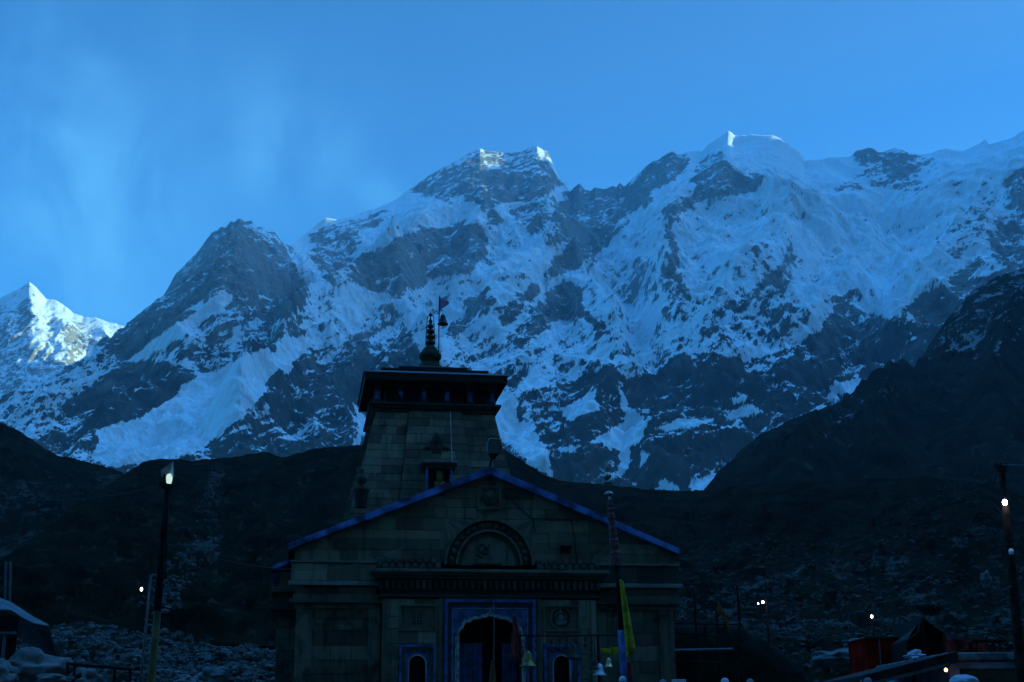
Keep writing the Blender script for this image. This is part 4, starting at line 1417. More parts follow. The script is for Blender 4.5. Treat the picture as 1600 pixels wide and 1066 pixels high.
# thin pale pole beside it with its own small lamp
p0, p1 = at(221, 1050, 46), at(236, 900, 46)
base = ground_line(p0, p1)
e = empty('metal_pole', base)
tag(e, 'thin pale metal pole with a small glowing lamp just left of the tall lamp post', 'pole')
b = MB()
b.tube([p0 - base - (p0 - base), p0 - base, p1 - base], [0.055, 0.05, 0.04], 8)
b.build('pole', GREYMET, e, smooth=True)
b = MB()
b.tube([at(234, 918, 46) - base, at(222, 914, 46) - base], 0.02, 6)
b.build('arm', IRON, e)
b = MB()
b.lathe([(0, -0.06), (0.035, -0.04), (0.04, 0.03), (0, 0.07)], at(221, 921, 46) - base, 10)
b.build('bulb', glow('lit_small_lamp', (0.8, 1.0, 0.95), 5.0), e, smooth=True)

# wooden pole at the right edge
p0, p1 = at(1595, 1050, 26), at(1564.5, 730, 26)
base = ground_line(p0, p1)
e = empty('utility_pole', base)
tag(e, 'dark wooden utility pole with short crossarm and one bright bulb at the right edge', 'utility pole')
b = MB()
b.tube([base - base, at(1597, 1066, 26) - base, at(1580, 880, 26) - base, p1 - base], [0.115, 0.105, 0.085, 0.07], 10)
b.build('pole', WOOD, e, smooth=True)
b = MB()
b.tube([at(1555, 730, 25.9) - base, at(1575, 727, 25.9) - base], 0.035, 6)
b.tube([at(1560, 735, 25.9) - base, at(1572, 734, 25.9) - base], 0.05, 6)
for u in (1557, 1564, 1572):
    b.tube([at(u, 729, 25.9) - base, at(u, 724, 25.9) - base], 0.022, 6)
b.build('crossarm', IRON, e)
b = MB()
b.lathe([(0, -0.06), (0.036, -0.04), (0.048, 0.0), (0.034, 0.04), (0, 0.055)], at(1570, 785, 25.8) - base, 12)
b.build('bulb', LAMPW, e, smooth=True)
b = MB()
b.tube([at(1570, 780, 25.85) - base, at(1570, 774, 26) - base], 0.03, 6)
b.build('bulb_holder', IRON, e)
b = MB()
b.lathe([(0, -0.06), (0.045, -0.05), (0.05, 0.02), (0.03, 0.05), (0, 0.06)], at(1580, 862, 25.85) - base, 10)
b.build('insulator', mat('white_porcelain', (0.6, 0.62, 0.65), 0.3, 0.1), e, smooth=True)
b = MB()
b.tube([at(1580, 916, 25.9) - base, at(1567, 922, 26.2) - base], 0.012, 6)
b.build('stay_rod', GREYMET, e)

# distant lamps on the slope
p1 = at(1196, 908, 90)
base = Vector((at(1205, 1066, 90).x, 90, -0.3))
e = empty('street_lamp', base)
tag(e, 'slim distant lamp post with two small bright lamps on the right slope', 'street lamp')
b = MB()
b.tube([Vector((0, 0, 0)), at(1203, 1045, 90) - base, p1 - base], [0.10, 0.09, 0.07], 8)
b.build('pole', IRON, e, smooth=True)
b = MB()
b.tube([at(1185, 941, 90) - base, at(1197, 938, 90) - base], 0.03, 6)
b.build('arm', IRON, e)
for u, v, r in ((1192, 941, 0.085), (1184.5, 943, 0.04)):
    b = MB()
    b.lathe([(0, -r), (r * 0.8, -r * 0.6), (r, 0), (r * 0.7, r * 0.7), (0, r)], at(u, v, 89.8) - base, 10)
    b.build('bulb', LAMPW, e, smooth=True)
base = at(1363, 1000, 120)
e = empty('street_lamp', base)
tag(e, 'single bright lamp on a dark post above the red cabin', 'street lamp')
b = MB()
b.tube([Vector((0, 0, -2.5)), at(1365, 968, 120) - base, at(1364, 960, 120) - base, at(1361, 959, 120) - base], 0.06, 6)
b.build('pole', IRON, e)
b = MB()
b.lathe([(0, -0.12), (0.08, -0.08), (0.09, 0), (0.08, 0.08), (0, 0.12)], at(1362, 963.5, 119.8) - base, 10)
b.build('bulb', LAMPW, e, smooth=True)

# tall wrapped ceremonial pole in front of the temple
PY = 46.0
pole_px = [(977, 1066), (972, 985), (966, 905), (962, 870), (956, 800), (952, 778)]
base = Vector((at(979, 1066, PY).x + 0.25, PY, 2.0))
e = empty('ceremonial_pole', base)
tag(e, 'tall leaning pole wrapped in dark red cloth with shiny pointed finial and blue foot', 'ceremonial pole')
b = MB()
b.tube([Vector((0, 0, 0)), at(977, 1066, PY) - base, at(971, 985, PY) - base], [0.15, 0.14, 0.13], 12)
b.build('blue_foot', BLUE, e, smooth=True)
b = MB()
b.tube([at(971, 985, PY) - base, at(966, 905, PY) - base, at(963, 885, PY) - base], [0.10, 0.10, 0.10], 10)
b.build('shaft', WOOD, e, smooth=True)
b = MB()
q = random.Random(5)
n = 26
b.tube([at(963 - 10.5 * i / n, 885 - 104 * i / n, PY) - base for i in range(n + 1)], [0.19 - 0.09 * i / n + q.uniform(-0.022, 0.022) for i in range(n + 1)], 12)
b.build('red_wrapping', mat('red_tinsel_cloth', (0.15, 0.03, 0.03), 0.7, 0.8, 14, c2=(0.03, 0.008, 0.008)), e)
b = MB()
b.tube([at(957, 800, PY) - base, at(950.5, 768, PY) - base], 0.04, 8)
b.lathe([(0.02, 0.10), (0.07, 0.09), (0.15, 0.02), (0.16, -0.02), (0.10, -0.05), (0.0, -0.06)], at(951.5, 772, PY) - base, 16)
b.lathe([(0, -0.07), (0.17, -0.02), (0.18, 0.02), (0.06, 0.06), (0, 0.07)], at(949.5, 754.5, PY) - base, 16)
b.lathe([(0.05, -0.13), (0.13, -0.06), (0.145, 0.03), (0.08, 0.12), (0.04, 0.15)], at(949, 744, PY) - base, 16)
b.lathe([(0.045, 0.0), (0.075, 0.05), (0.06, 0.12), (0.09, 0.15), (0.05, 0.26), (0.02, 0.40), (0.0, 0.47)], at(948.3, 739, PY) - base, 14)
b.build('finial', mat('polished_metal', (0.34, 0.32, 0.26), 0.35, 0.4, 6, metal=0.85), e, smooth=True)
b = MB()
cloth(b, [at(968, 905, PY - 0.2), at(974, 908, PY - 0.2), at(993, 1014, PY - 0.3), at(980, 1030, PY - 0.2)], 8, 0.05, seed=1)
o = thick(b.build('yellow_flag', YELCL, None, smooth=True))
tag(o, 'long yellow flag hanging down beside the red wrapped pole', 'flag')
b = MB()
cloth(b, [at(938, 1014, PY - 0.1), at(969, 1011, PY - 0.1), at(962, 1024, PY - 0.1), at(944, 1022, PY - 0.1)], 6, 0.04, seed=3)
o = thick(b.build('yellow_cloth', YELCL, None, smooth=True))
tag(o, 'short yellow cloth stretched sideways left of the pole foot', 'cloth')
b = MB()
cloth(b, [at(979, 1034, PY - 0.2), at(986, 1032, PY - 0.2), at(988, 1075, PY - 0.2), at(981, 1075, PY - 0.2)], 5, 0.03, seed=4)
o = thick(b.build('red_cloth', REDCL, None, smooth=True))
tag(o, 'narrow dark red cloth hanging at the foot of the ceremonial pole', 'cloth')

# bell rail before the doorway
BY = 51.5
base = Vector((at(965, 1066, BY).x, BY, 2.0))
e = empty('bell_rail', base)
tag(e, 'thin black rail with uprights strung with bells before the temple doorway', 'bell rail')
b = MB()
b.tube([at(806, 993, BY) - base, at(880, 994, BY) - base, at(967, 992, BY) - base], 0.032, 8)
b.build('bar', IRON, e)
for u in (934, 812):
    b = MB()
    t_ = at(u, 993, BY) - base
    b.tube([t_, Vector((t_.x + 0.02, 0, 0))], 0.05, 8)
    b.build('post', IRON, e)
for u in (838, 862, 875, 886, 900, 915, 925):
    b = MB()
    t_ = at(u, 994, BY - 0.02) - base
    w = random.Random(u).uniform(0.25, 0.7)
    b.tube([t_, t_ - Vector((0.02, 0, w))], 0.018, 5)
    b.blob(t_ - Vector((0.02, 0, w * 0.3)), 0.07, u, 0.4, 2, (0.8, 0.8, 1.6))
    b.blob(t_ - Vector((0.02, 0, w)), 0.06, u + 1, 0.4, 2, (1, 1, 1.3))
    b.build('garland', mat('dried_garland', (0.035, 0.028, 0.012), 0.9, 0.5, 8), e)
BR = mat('aged_brass', (0.20, 0.15, 0.055), 0.45, 0.4, 5, metal=0.6)
for (u, v, h, r, m, lab) in [(825, 1043, 0.62, 0.33, BR, 'large aged brass bell hanging right of the doorway by red cloth'),
                             (896, 1030, 0.62, 0.28, mat('blackened_bronze', (0.035, 0.03, 0.018), 0.5, 0.4, 5, metal=0.5), 'dark bell hanging in front of the right niche'),
                             (951, 1043, 0.36, 0.17, mat('bright_brass', (0.55, 0.48, 0.26), 0.35, 0.3, 5, metal=0.6), 'small bright brass bell below the yellow cloth'),
                             (937, 1056, 0.46, 0.26, mat('white_metal', (0.42, 0.45, 0.50), 0.45, 0.2, 5, metal=0.3), 'whitish dome bell lowest beside the pole foot'),
                             (930, 1046, 0.40, 0.20, mat('blackened_bronze', (0.035, 0.03, 0.018)), 'dark bell hanging against the rail upright')]:
    p = at(u, v, BY - 0.05)
    o = empty('hanging_bell', p)
    tag(o, lab, 'bell', 'bells hung before the doorway')
    bell_mb(h, r).build('bell_body', m, o, smooth=True)
    b = MB()
    b.tube([(0, 0, h), (0, 0, h + 0.12), (0.0, 0, max(h + 0.2, at(u, 993, BY).z - p.z))], 0.014, 6)
    b.build('hanger', IRON, o)
# red cloth and bell rope in the doorway
b = MB()
cloth(b, [at(801, 962, 55.2), at(806, 962, 55.2), at(820, 1028, 55.0), at(797, 1030, 55.0)], 8, 0.06, seed=6)
o = thick(b.build('red_cloth', REDCL, None, smooth=True))
tag(o, 'dark red cloth draped from the right side of the door arch', 'cloth')
b = MB()
b.tube([at(771, 935, 55.1), at(772, 990, 55.0), at(771, 1080, 55.0)], 0.018, 6)
o = b.build('bell_rope', mat('pale_rope', (0.12, 0.12, 0.11), 0.9), None)
tag(o, 'thin pale rope hanging down the middle of the doorway', 'rope')
b = MB()
cloth(b, [at(768, 1032, 54.9), at(772, 1032, 54.9), at(776, 1075, 54.9), at(762, 1075, 54.9)], 6, 0.05, seed=8)
o = thick(b.build('orange_cloth', mat('dull_orange_cloth', (0.17, 0.06, 0.02), 0.9), None, smooth=True))
tag(o, 'dull orange cloth tied low on the rope in the doorway', 'cloth')

# ---------------------------------------------------------------- right side: shop, cabin, tent, scaffold
SY = 28.0
base = Vector((at(1540, 1066, SY).x, SY, 0))
e = empty('shop_building', base)
tag(e, 'low whitewashed shop with flat concrete roof, dark shutter and sloping lean-to roof', 'shop')
P = lambda u, v, dy=0.0: at(u, v, SY + dy) - base
zt, zb = P(1540, 1022).z, 0.0
xl, xr = P(1481, 1030).x, P(1700, 1030).x
WHITEW = mat('stained_whitewash', (0.30, 0.33, 0.38), 0.85, 0.4, 1.2)
b = MB()
xd = P(1500, 1045).x
zd = P(1540, 1045).z
b.box(xl, xd, 0, 5, -0.2, zt - 0.15)
b.box(xd, xr, 0, 5, zd, zt - 0.15)
b.box(xd, xr, 1.2, 5, -0.2, zd - 0.002)
b.build('wall', WHITEW, e, bevel=0.02)
b = MB()
b.box(xl - 0.12, xr, -0.25, 5.2, zt - 0.145, zt + 0.02)
b.build('roof_slab', mat('rough_concrete', (0.15, 0.155, 0.15), 0.95, 0.5, 2.5, bump=0.03), e, bevel=0.03)
b = MB()
b.box(xd + 0.02, xr, 0.15, 0.22, -0.2, zd - 0.004)
k = 0.0
while k < zd:
    b.box(xd + 0.02, xr, 0.13, 0.15, k, k + 0.05)
    k += 0.12
b.build('shutter', mat('olive_shutter', (0.075, 0.075, 0.04), 0.7, 0.3, 2), e)
b = MB()
a0, a1 = P(1482, 1020), P(1335, 1058)
for (dz, t_) in ((0.0, 0.10),):
    prof = [(a0.x, a0.z), (a0.x, a0.z - 0.22), (a1.x, a1.z - 0.22), (a1.x, a1.z)]
    b.prism(prof, -0.6, 4.2)
ln_ = b.build('lean_to_roof', mat('dull_tin', (0.018, 0.018, 0.017), 0.9, 0.4, 2, spec=0.1), e, bevel=0.01)
b = MB()
a0, a1 = P(1481, 1036, -0.6), P(1362, 1066, -0.6)
b.prism([(a0.x, a0.z), (a0.x, a0.z - 0.06), (a1.x, a1.z - 0.06), (a1.x, a1.z)], -0.72, -0.61)
b.build('lean_to_beam', GREYMET, e)
for u in (1345, 1420):
    b = MB()
    t_ = P(u, 1062)
    b.tube([Vector((t_.x, -0.4, 0)), Vector((t_.x, -0.4, t_.z if u < 1400 else P(u, 1045).z))], 0.05, 8)
    b.build('lean_to_post', WOOD, e)
b = MB()
b.lathe([(0, -0.035), (0.03, -0.02), (0.035, 0.01), (0, 0.04)], at(1478, 1047, SY - 0.62), 10)
o = b.build('bulb', LAMPO, None, smooth=True)
tag(o, 'small glowing orange bulb under the edge of the lean-to roof', 'light bulb')
# trestle table on the roof
base = at(1540, 1021, SY + 1.2)
base.z = zt + 0.02
e = empty('table', base)
tag(e, 'dark four legged table standing on the shop roof near the utility pole', 'table')
x0, x1 = at(1514, 1001, SY + 1.2).x - base.x, at(1566, 1001, SY + 1.2).x - base.x
ht = at(1540, 1000, SY + 1.2).z - base.z
b = MB()
b.box(x0, x1, -0.25, 0.25, ht - 0.05, ht)
b.build('tabletop', WOOD, e, bevel=0.01)
for x in (x0 + 0.06, x1 - 0.1):
    for y in (-0.2, 0.2):
        b = MB()
        b.tube([(x, y, 0), (x + (0.03 if x < 0 else -0.03), y, ht - 0.05)], 0.025, 6)
        b.build('leg', WOOD, e)
# pale bundle on the lean-to
b = MB()
b.blob(at(1431, 1024, SY + 2.0) + Vector((0, 0, -0.02)), 0.15, 31, 0.6, 4, (1.3, 1, 0.6))
o = b.build('cloth_bundle', mat('pale_blue_sheet', (0.30, 0.33, 0.40), 0.8), None, smooth=True)
tag(o, 'crumpled pale sheet lying on the lean-to roof below the dark tent', 'cloth')

# red cabin
CY = 44.0
base = Vector((at(1386, 1040, CY).x, CY, 0.0))
e = empty('cabin', base)
tag(e, 'dark red sheet metal cabin standing left of the black tent', 'cabin')
x0, x1 = at(1353, 1000, CY).x - base.x, at(1420, 1000, CY).x - base.x
zt = at(1386, 998, CY).z
b = MB()
b.box(x0, x1, 0, 2.4, 0, zt)
for i in range(12):
    x = x0 + (x1 - x0) * (i + 0.5) / 12
    b.box(x - 0.02, x + 0.02, -0.015, 0.0, 0.1, zt - 0.1)
b.build('wall', mat('red_sheet_metal', (0.26, 0.010, 0.006), 0.9, 0.35, 2, spec=0.0), e, bevel=0.01)
b = MB()
b.box(x0 - 0.05, x1 + 0.05, -0.08, 2.5, zt + 0.002, zt + 0.05)
b.build('roof', mat('rust_brown_tin', (0.05, 0.02, 0.017), 0.9, spec=0.1), e)
b = MB()
xs_ = at(1373, 1000, CY).x - base.x
b.box(xs_ - 0.025, xs_ + 0.025, -0.04, -0.016, 0.0, zt)
b.build('door_edge', mat('pale_strip', (0.10, 0.09, 0.09), 0.6), e)

# black tent
TYY = 42.0
base = Vector((at(1446, 1020, TYY).x, TYY, 0.0))
e = empty('tent', base)
tag(e, 'black tent with a pointed top and open front beside the red cabin', 'tent')
pk = at(1440, 964, TYY) - base
el, er = at(1417, 1000, TYY) - base, at(1474, 988, TYY) - base
rb = at(1469, 980, TYY) - base
b = MB()
h0 = at(1440, 1030, TYY).z - 1.0
pts = [(el.x, h0), (er.x, h0), (er.x, er.z), ((er.x + pk.x) / 2 + 0.05, (er.z + pk.z) / 2 - 0.05), (pk.x, pk.z), ((el.x + pk.x) / 2 + 0.12, (el.z + pk.z) / 2 - 0.12), (el.x, el.z)]
v0 = [Vector((x, 0, z)) for x, z in pts]
v1 = [Vector((x, 3.2, z - 0.05)) for x, z in pts]
A = [b.bm.verts.new(p) for p in v0]
B = [b.bm.verts.new(p) for p in v1]
for i in (1, 2, 3, 4, 5, 6):
    j = (i + 1) % 7
    b.bm.faces.new((A[i], A[j], B[j], B[i]))
b.bm.faces.new(B)
o = thick(b.build('canopy', mat('black_tarpaulin', (0.012, 0.013, 0.011), 0.9, spec=0.1), e), 0.03)
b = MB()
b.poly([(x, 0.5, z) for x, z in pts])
b.build('opening_shade', BLACK, e)  # black sheet painting the shade inside the open tent
b = MB()
cloth(b, [at(1440, 965, TYY + 0.3) - base, at(1441, 966, TYY + 2.6) - base, at(1398, 998, TYY + 2.8) - base, at(1416, 1001, TYY + 0.1) - base], 6, 0.03)
thick(b.build('side_flap', mat('grey_green_tarp', (0.03, 0.036, 0.033), 0.9, spec=0.1), e))
for u, v in ((1417, 1000), (1474, 988), (1440, 964)):
    t_ = at(u, v, TYY) - base
    b = MB()
    b.tube([Vector((t_.x, -0.02, 0)), t_ - Vector((0, 0.02, 0.02))], 0.03, 6)
    b.build('pole', WOOD, e)
# reddish hoarding behind the table
HYY = 40.0
base = Vector((at(1508, 1020, HYY).x, HYY, 0.0))
e = empty('hoarding', base)
tag(e, 'faded red sheet hoarding between the tent and the table', 'hoarding')
x0, x1 = at(1476, 1000, HYY).x - base.x, at(1543, 1000, HYY).x - base.x
zt2 = at(1508, 998, HYY).z
b = MB()
n = 20
for i in range(n):
    xa, xb = x0 + (x1 - x0) * i / n, x0 + (x1 - x0) * (i + 1) / n
    xm = (xa + xb) / 2
    b.prism([(xa, 0.9), (xb, 0.9), (xb, zt2 - 0.02 * (i % 3)), (xa, zt2)], -0.02 * (i % 2), 0.02)
b.build('sheeting', mat('faded_red_sheet', (0.30, 0.035, 0.028), 0.9, 0.5, 3, spec=0.0), e)
for x in (x0, x1, (x0 + x1) / 2):
    b = MB()
    b.tube([(x, 0.06, 0), (x, 0.06, zt2 + 0.06)], 0.035, 6)
    b.build('post', WOOD, e)

# dark green tarpaulin heap and scaffold right of the temple
GY = 66.0
b = MB()
g = []
prof_g = [(1050, 972), (1075, 975), (1100, 973), (1135, 974), (1155, 980), (1175, 988), (1195, 1000), (1215, 1014), (1232, 1028), (1246, 1036)]
for i in range(31):
    s = i / 30
    u = 1050 + 196 * s
    v = np.interp(u, [p[0] for p in prof_g], [p[1] for p in prof_g])
    top = at(u, v, GY)
    row = []
    for k in range(9):
        a_ = math.pi * k / 8
        sag = 0.06 * math.sin(u * 0.21 + k)
        row.append(b.bm.verts.new((top.x, GY - 2.4 * math.cos(a_) , 1.0 + (top.z - 1.0) * (math.sin(a_) ** 0.7 if 0 < k < 8 else 0) + sag)))
    g.append(row)
for A, B in zip(g, g[1:]):
    for k in range(8):
        b.bm.faces.new((A[k], A[k + 1], B[k + 1], B[k]))
o = b.build('tarpaulin_heap', mat('dark_green_tarpaulin', (0.006, 0.010, 0.006), 0.95, 0.4, 1.2, bump=0.05, spec=0.03), None, smooth=True)
tag(o, 'long heap under a dark green tarpaulin sloping down right of the temple', 'tarpaulin')
FY = 58.0
base = Vector((at(1100, 1066, FY).x, FY, 0.0))
e = empty('scaffold', base)
tag(e, 'dark pole scaffold with thin rails against the right end of the temple', 'scaffold')
for u, vt in ((1052, 945), (1085, 930), (1101, 978), (1119, 940), (1152, 915)):
    t_ = at(u, vt, FY) - base
    b = MB()
    b.tube([Vector((t_.x + 0.03, 0, 0)), t_], 0.05, 8)
    b.build('upright', WOOD, e)
for (u0, v0_, u1, v1_, r, m) in ((1044, 974, 1152, 976, 0.04, WOOD), (1044, 988, 1140, 996, 0.03, WOOD), (1044, 1033, 1130, 1036, 0.04, WOOD), (1046, 1005, 1118, 985, 0.03, WOOD)):
    b = MB()
    b.tube([at(u0, v0_, FY - 0.08) - base, at(u1, v1_, FY - 0.08) - base], r, 6)
    b.build('rail', m, e)
b = MB()
b.tube([at(1046, 1016, FY - 0.09) - base, at(1146, 1014, FY - 0.09) - base], 0.045, 6)
b.build('rail', mat('pale_pipe', (0.16, 0.17, 0.19), 0.7), e)
# orange pennant on its leaning staff
base = Vector((at(1155, 1066, 50).x, 50, 0.0))
e = empty('pennant_staff', base)
tag(e, 'leaning staff with a narrow orange pennant in front of the scaffold', 'flag')
b = MB()
b.tube([Vector((0.1, 0, 0)), at(1152, 1030, 50) - base, at(1121, 936, 50) - base], [0.04, 0.035, 0.025], 8)
b.build('staff', WOOD, e)
b = MB()
cloth(b, [at(1121, 938, 49.9) - base, at(1125, 944, 49.9) - base, at(1137, 968, 49.9) - base, at(1121, 962, 49.9) - base], 6, 0.05, seed=3)
cloth(b, [at(1130, 963, 49.9) - base, at(1136, 966, 49.9) - base, at(1143, 992, 49.9) - base, at(1139, 988, 49.9) - base], 5, 0.03, seed=5)
thick(b.build('pennant', ORCL, e, smooth=True))

# ---------------------------------------------------------------- left side: hut, poles, railing, boulders
HY = 60.0
base = Vector((at(30, 1000, HY).x, HY, 0.0))
e = empty('hut', base)
tag(e, 'hut with a sagging grey tarpaulin roof and dark open front at the left edge', 'hut')
rf = [(-60, 915), (0, 934), (18, 941), (36, 953), (55, 965), (76, 976)]
rlow = [(-60, 948), (0, 952), (18, 953), (36, 965), (55, 974), (76, 977.5)]
b = MB()
g = []
for (u, v), (u2, v2) in zip(rf, rlow):
    p, q2 = at(u, v, HY + 2.2), at(u2, v2, HY - 0.6)
    row = [p + (q2 - p) * k / 6 - Vector((0, 0, 0.25 * math.sin(math.pi * k / 6))) - base for k in range(7)]
    back = [Vector((p.x - base.x, 2.2 + 0.6 * k, p.z - base.z - 0.5 * k)) for k in (3, 2, 1)]
    g.append([b.bm.verts.new(x) for x in back + row])
for A, B in zip(g, g[1:]):
    for k in range(len(A) - 1):
        b.bm.faces.new((A[k], A[k + 1], B[k + 1], B[k]))
thick(b.build('tarpaulin_roof', TARP, e, smooth=True), 0.06)
b = MB()
x0, x1 = at(-60, 975, HY).x - base.x, at(27, 975, HY).x - base.x
b.box(x0, x1, 0.0, 0.12, 2.0, at(20, 962, HY).z)
b.build('dark_front', BLACK, e)  # black sheet for the shade within the open hut
for u in (3, 12):
    b = MB()
    t_ = at(u, 988, HY) - base
    b.tube([Vector((t_.x, -0.3, 0.3)), Vector((t_.x, -0.3, t_.z))], 0.09, 8)
    b.build('post', mat('pale_post', (0.09, 0.095, 0.11), 0.8), e)
b = MB()
b.box(x0, x1 + 0.15, -0.45, 0.0, at(10, 992, HY).z, at(10, 988, HY).z)
b.build('sill', mat('pale_post', (0.17, 0.18, 0.21)), e)
for k, (u, lab) in enumerate(((8.5, 'thin pale pole rising behind the hut roof, nearest the photo edge'), (16, 'thin pale pole rising behind the hut roof, the inner of two'))):
    p0, p1 = at(u - 1, 950, HY + 6), at(u + (0.5 if k else 1), 878, HY + 6)
    base = Vector((p0.x, p0.y, 1.0))
    b = MB()
    b.tube([Vector((0, 0, 0)), p0 - base, p1 - base], 0.06, 8)
    o = b.build('metal_pole', GREYMET, None, smooth=True)
    o.location = base
    tag(o, lab, 'pole', 'thin poles behind the hut')
RY = 42.0
base = Vector((at(150, 1050, RY).x, RY, 0.0))
e = empty('railing', base)
tag(e, 'low dark railing crossing the boulders at lower left', 'railing')
b = MB()
b.tube([at(104, 1037, RY) - base, at(150, 1041, RY) - base, at(205, 1046, RY) - base], 0.05, 6)
b.build('rail', WOOD, e)
for u, v in ((106, 1037), (117, 1038), (180, 1044), (204, 1046)):
    t_ = at(u, v, RY) - base
    b = MB()
    b.tube([Vector((t_.x, 0, -0.3)), t_], 0.05, 6)
    b.build('post', WOOD, e)
b = MB()
b.tube([at(104, 1066, RY - 1) - Vector((0.3, 0, 0)), at(127, 1055, RY - 1)], 0.07, 6)
o = b.build('wooden_beam', WOOD, None)
tag(o, 'short dark beam leaning on the pale boulder below the railing', 'beam')

bd = [(48, 1048, 46, 40, (1.35, 1, 0.62), PALEROCK, 'broad pale boulder filling the lower left below the hut'),
      (0, 1060, 40, 30, (1.0, 1, 0.8), PALEROCK, 'pale boulder cut by the left edge of the photo'),
      (132, 1062, 44, 24, (1.0, 1, 0.75), PALEROCK, 'angular pale boulder under the low railing'),
      (85, 1064, 38, 18, (1.6, 1, 0.6), mat('brown_rock', (0.09, 0.085, 0.075), 0.9, 0.4, 2), 'dark brownish boulder in front of the broad pale one'),
      (340, 1058, 60, 24, (1.3, 1, 0.6), mat('grey_boulder_rock', (0.12, 0.125, 0.125), 0.9, 0.4, 1.2), 'low grey boulder between the lamp post and the temple'),
      (290, 1064, 50, 16, (1.2, 1, 0.6), mat('grey_boulder_rock', (0.12, 0.125, 0.125)), 'small grey boulder close right of the lamp post'),
      (182, 1052, 60, 14, (1.3, 1, 0.7), PALEROCK, 'small pale boulder behind the end of the railing'),
      (1312, 1030, 80, 28, (1.5, 1, 0.5), mat('grey_boulder_rock', (0.12, 0.125, 0.125)), 'flat grey boulder left of the red cabin'),
      (1352, 1010, 130, 20, (1.6, 1, 0.6), mat('grey_boulder_rock', (0.12, 0.125, 0.125)), 'grey boulder far behind the red cabin'),
      (1540, 905, 210, 9, (1, 1, 1.3), PALEROCK, 'lone pale boulder on the slope left of the utility pole')]
for k, (u, v, Y, r, sc, m, lab) in enumerate(bd):
    b = MB()
    b.blob((0, 0, 0), r * Y / F, 100 + k, 0.35, 4, sc)
    o = b.build('boulder', m, None, smooth=True)
    o.location = at(u, v, Y)
    tag(o, lab, 'boulder', 'boulders of the riverbed')

# rubble of the riverbed: countless stones, one mesh each side
q = np.random.RandomState(17)
ico = bmesh.new()
bmesh.ops.create_icosphere(ico, subdivisions=1, radius=1.0)
IV = np.array([v.co[:] for v in ico.verts])
IF = np.array([[v.index for v in f.verts] for f in ico.faces])
ico.free()


def rubble(name, grid, cond, n, rmin, rmax, material, seed):
    q = np.random.RandomState(seed)
    P3 = grid.reshape(-1, 3)
    pu, pv = pixel_of(P3[:, 0], P3[:, 1], P3[:, 2])
    ok = np.where(cond(pu, pv, P3))[0]
    pick = P3[q.choice(ok, n)] + q.normal(scale=0.4, size=(n, 3)) * [1, 1, 0.1]
    rr = rmin * (rmax / rmin) ** (q.rand(n) ** 2.2)
    V = []
    for c, r in zip(pick, rr):
        s = q.uniform(0.6, 1.3, 3) * [1.1, 1.0, 0.75]
        v = IV * (1 + q.uniform(-0.22, 0.22, (len(IV), 1))) * s * r
        a = q.uniform(0, 6.28)
        rot = np.array([[math.cos(a), -math.sin(a), 0], [math.sin(a), math.cos(a), 0], [0, 0, 1]])
        V.append(v @ rot.T + c)
    V = np.concatenate(V)
    Fc = np.concatenate([IF + i * len(IV) for i in range(n)])
    me = bpy.data.meshes.new(name)
    me.from_pydata(V.tolist(), [], Fc.tolist())
    me.materials.append(material)
    o = bpy.data.objects.new(name, me)
    COL.objects.link(o)
    tag(o, kind='stuff')


RUB = stone_mat('river_stones', (0.014, 0.014, 0.012), (0.095, 0.095, 0.088), red=(0.07, 0.055, 0.05), stain=0.3, scale=1.0)
rubble('river_stones', RB, lambda u, v, p: (u < 440) & (u > -60) & (v > 975), 13000, 0.07, 0.62, RUB, 1)
RUB2 = stone_mat('scree_stone', (0.008, 0.0075, 0.006), (0.048, 0.044, 0.039), red=(0.03, 0.022, 0.018), stain=0.3, scale=1.0)
rubble('scree_stones', MO, lambda u, v, p: (u > 1040) & (u < 1660) & (v > 790 + 60 * np.sin(u / 90.0)) & (v < 1040), 9000, 0.07, 0.75, RUB2, 2)
rubble('bank_stones', RB, lambda u, v, p: (u > 1030) & (u < 1660) & (v > 960), 9000, 0.06, 0.55, RUB2, 3)
rubble('gully_stones', HP2, lambda u, v, p: (abs(u - np.interp(v, [720, 780, 840, 900, 960], [345, 325, 325, 270, 240])) < np.interp(v, [720, 800, 900, 960], [8, 18, 34, 20])) & (v > 715) & (v < 1000), 1700, 0.18, 0.9, RUB, 4)

# overhead wires
for (a_, c_, sag, lab) in ((at(262, 757, 29.9), at(-80, 770, 27), 0.25, 'overhead wire running left from the tall lamp post'),
                           (at(254, 848, 29.9), at(640, 850, 54), 0.8, 'overhead wire running from the lamp post behind the temple gable'),
                           (at(1564, 727, 25.9), at(1900, 690, 20), 0.1, 'overhead wire leaving the utility pole to the right'),
                           (at(1562, 735, 25.9), at(1465, 880, 60), 0.2, 'overhead wire sloping down left from the utility pole'),
                           (at(1196, 912, 90), at(1290, 945, 140), 0.6, 'thin wire sagging right from the slim distant lamp post')):
    b = MB()
    b.tube([a_ + (c_ - a_) * i / 14 - Vector((0, 0, sag * 4 * (i / 14) * (1 - i / 14))) for i in range(15)], 0.011 if a_.y < 80 else 0.02, 5)
    o = b.build('overhead_wire', CABLE, None)
    tag(o, lab, 'wire')


# ---------------------------------------------------------------- people on the temple platform (mostly below the frame)
SKIN = mat('skin', (0.20, 0.12, 0.08), 0.6, 0.1)


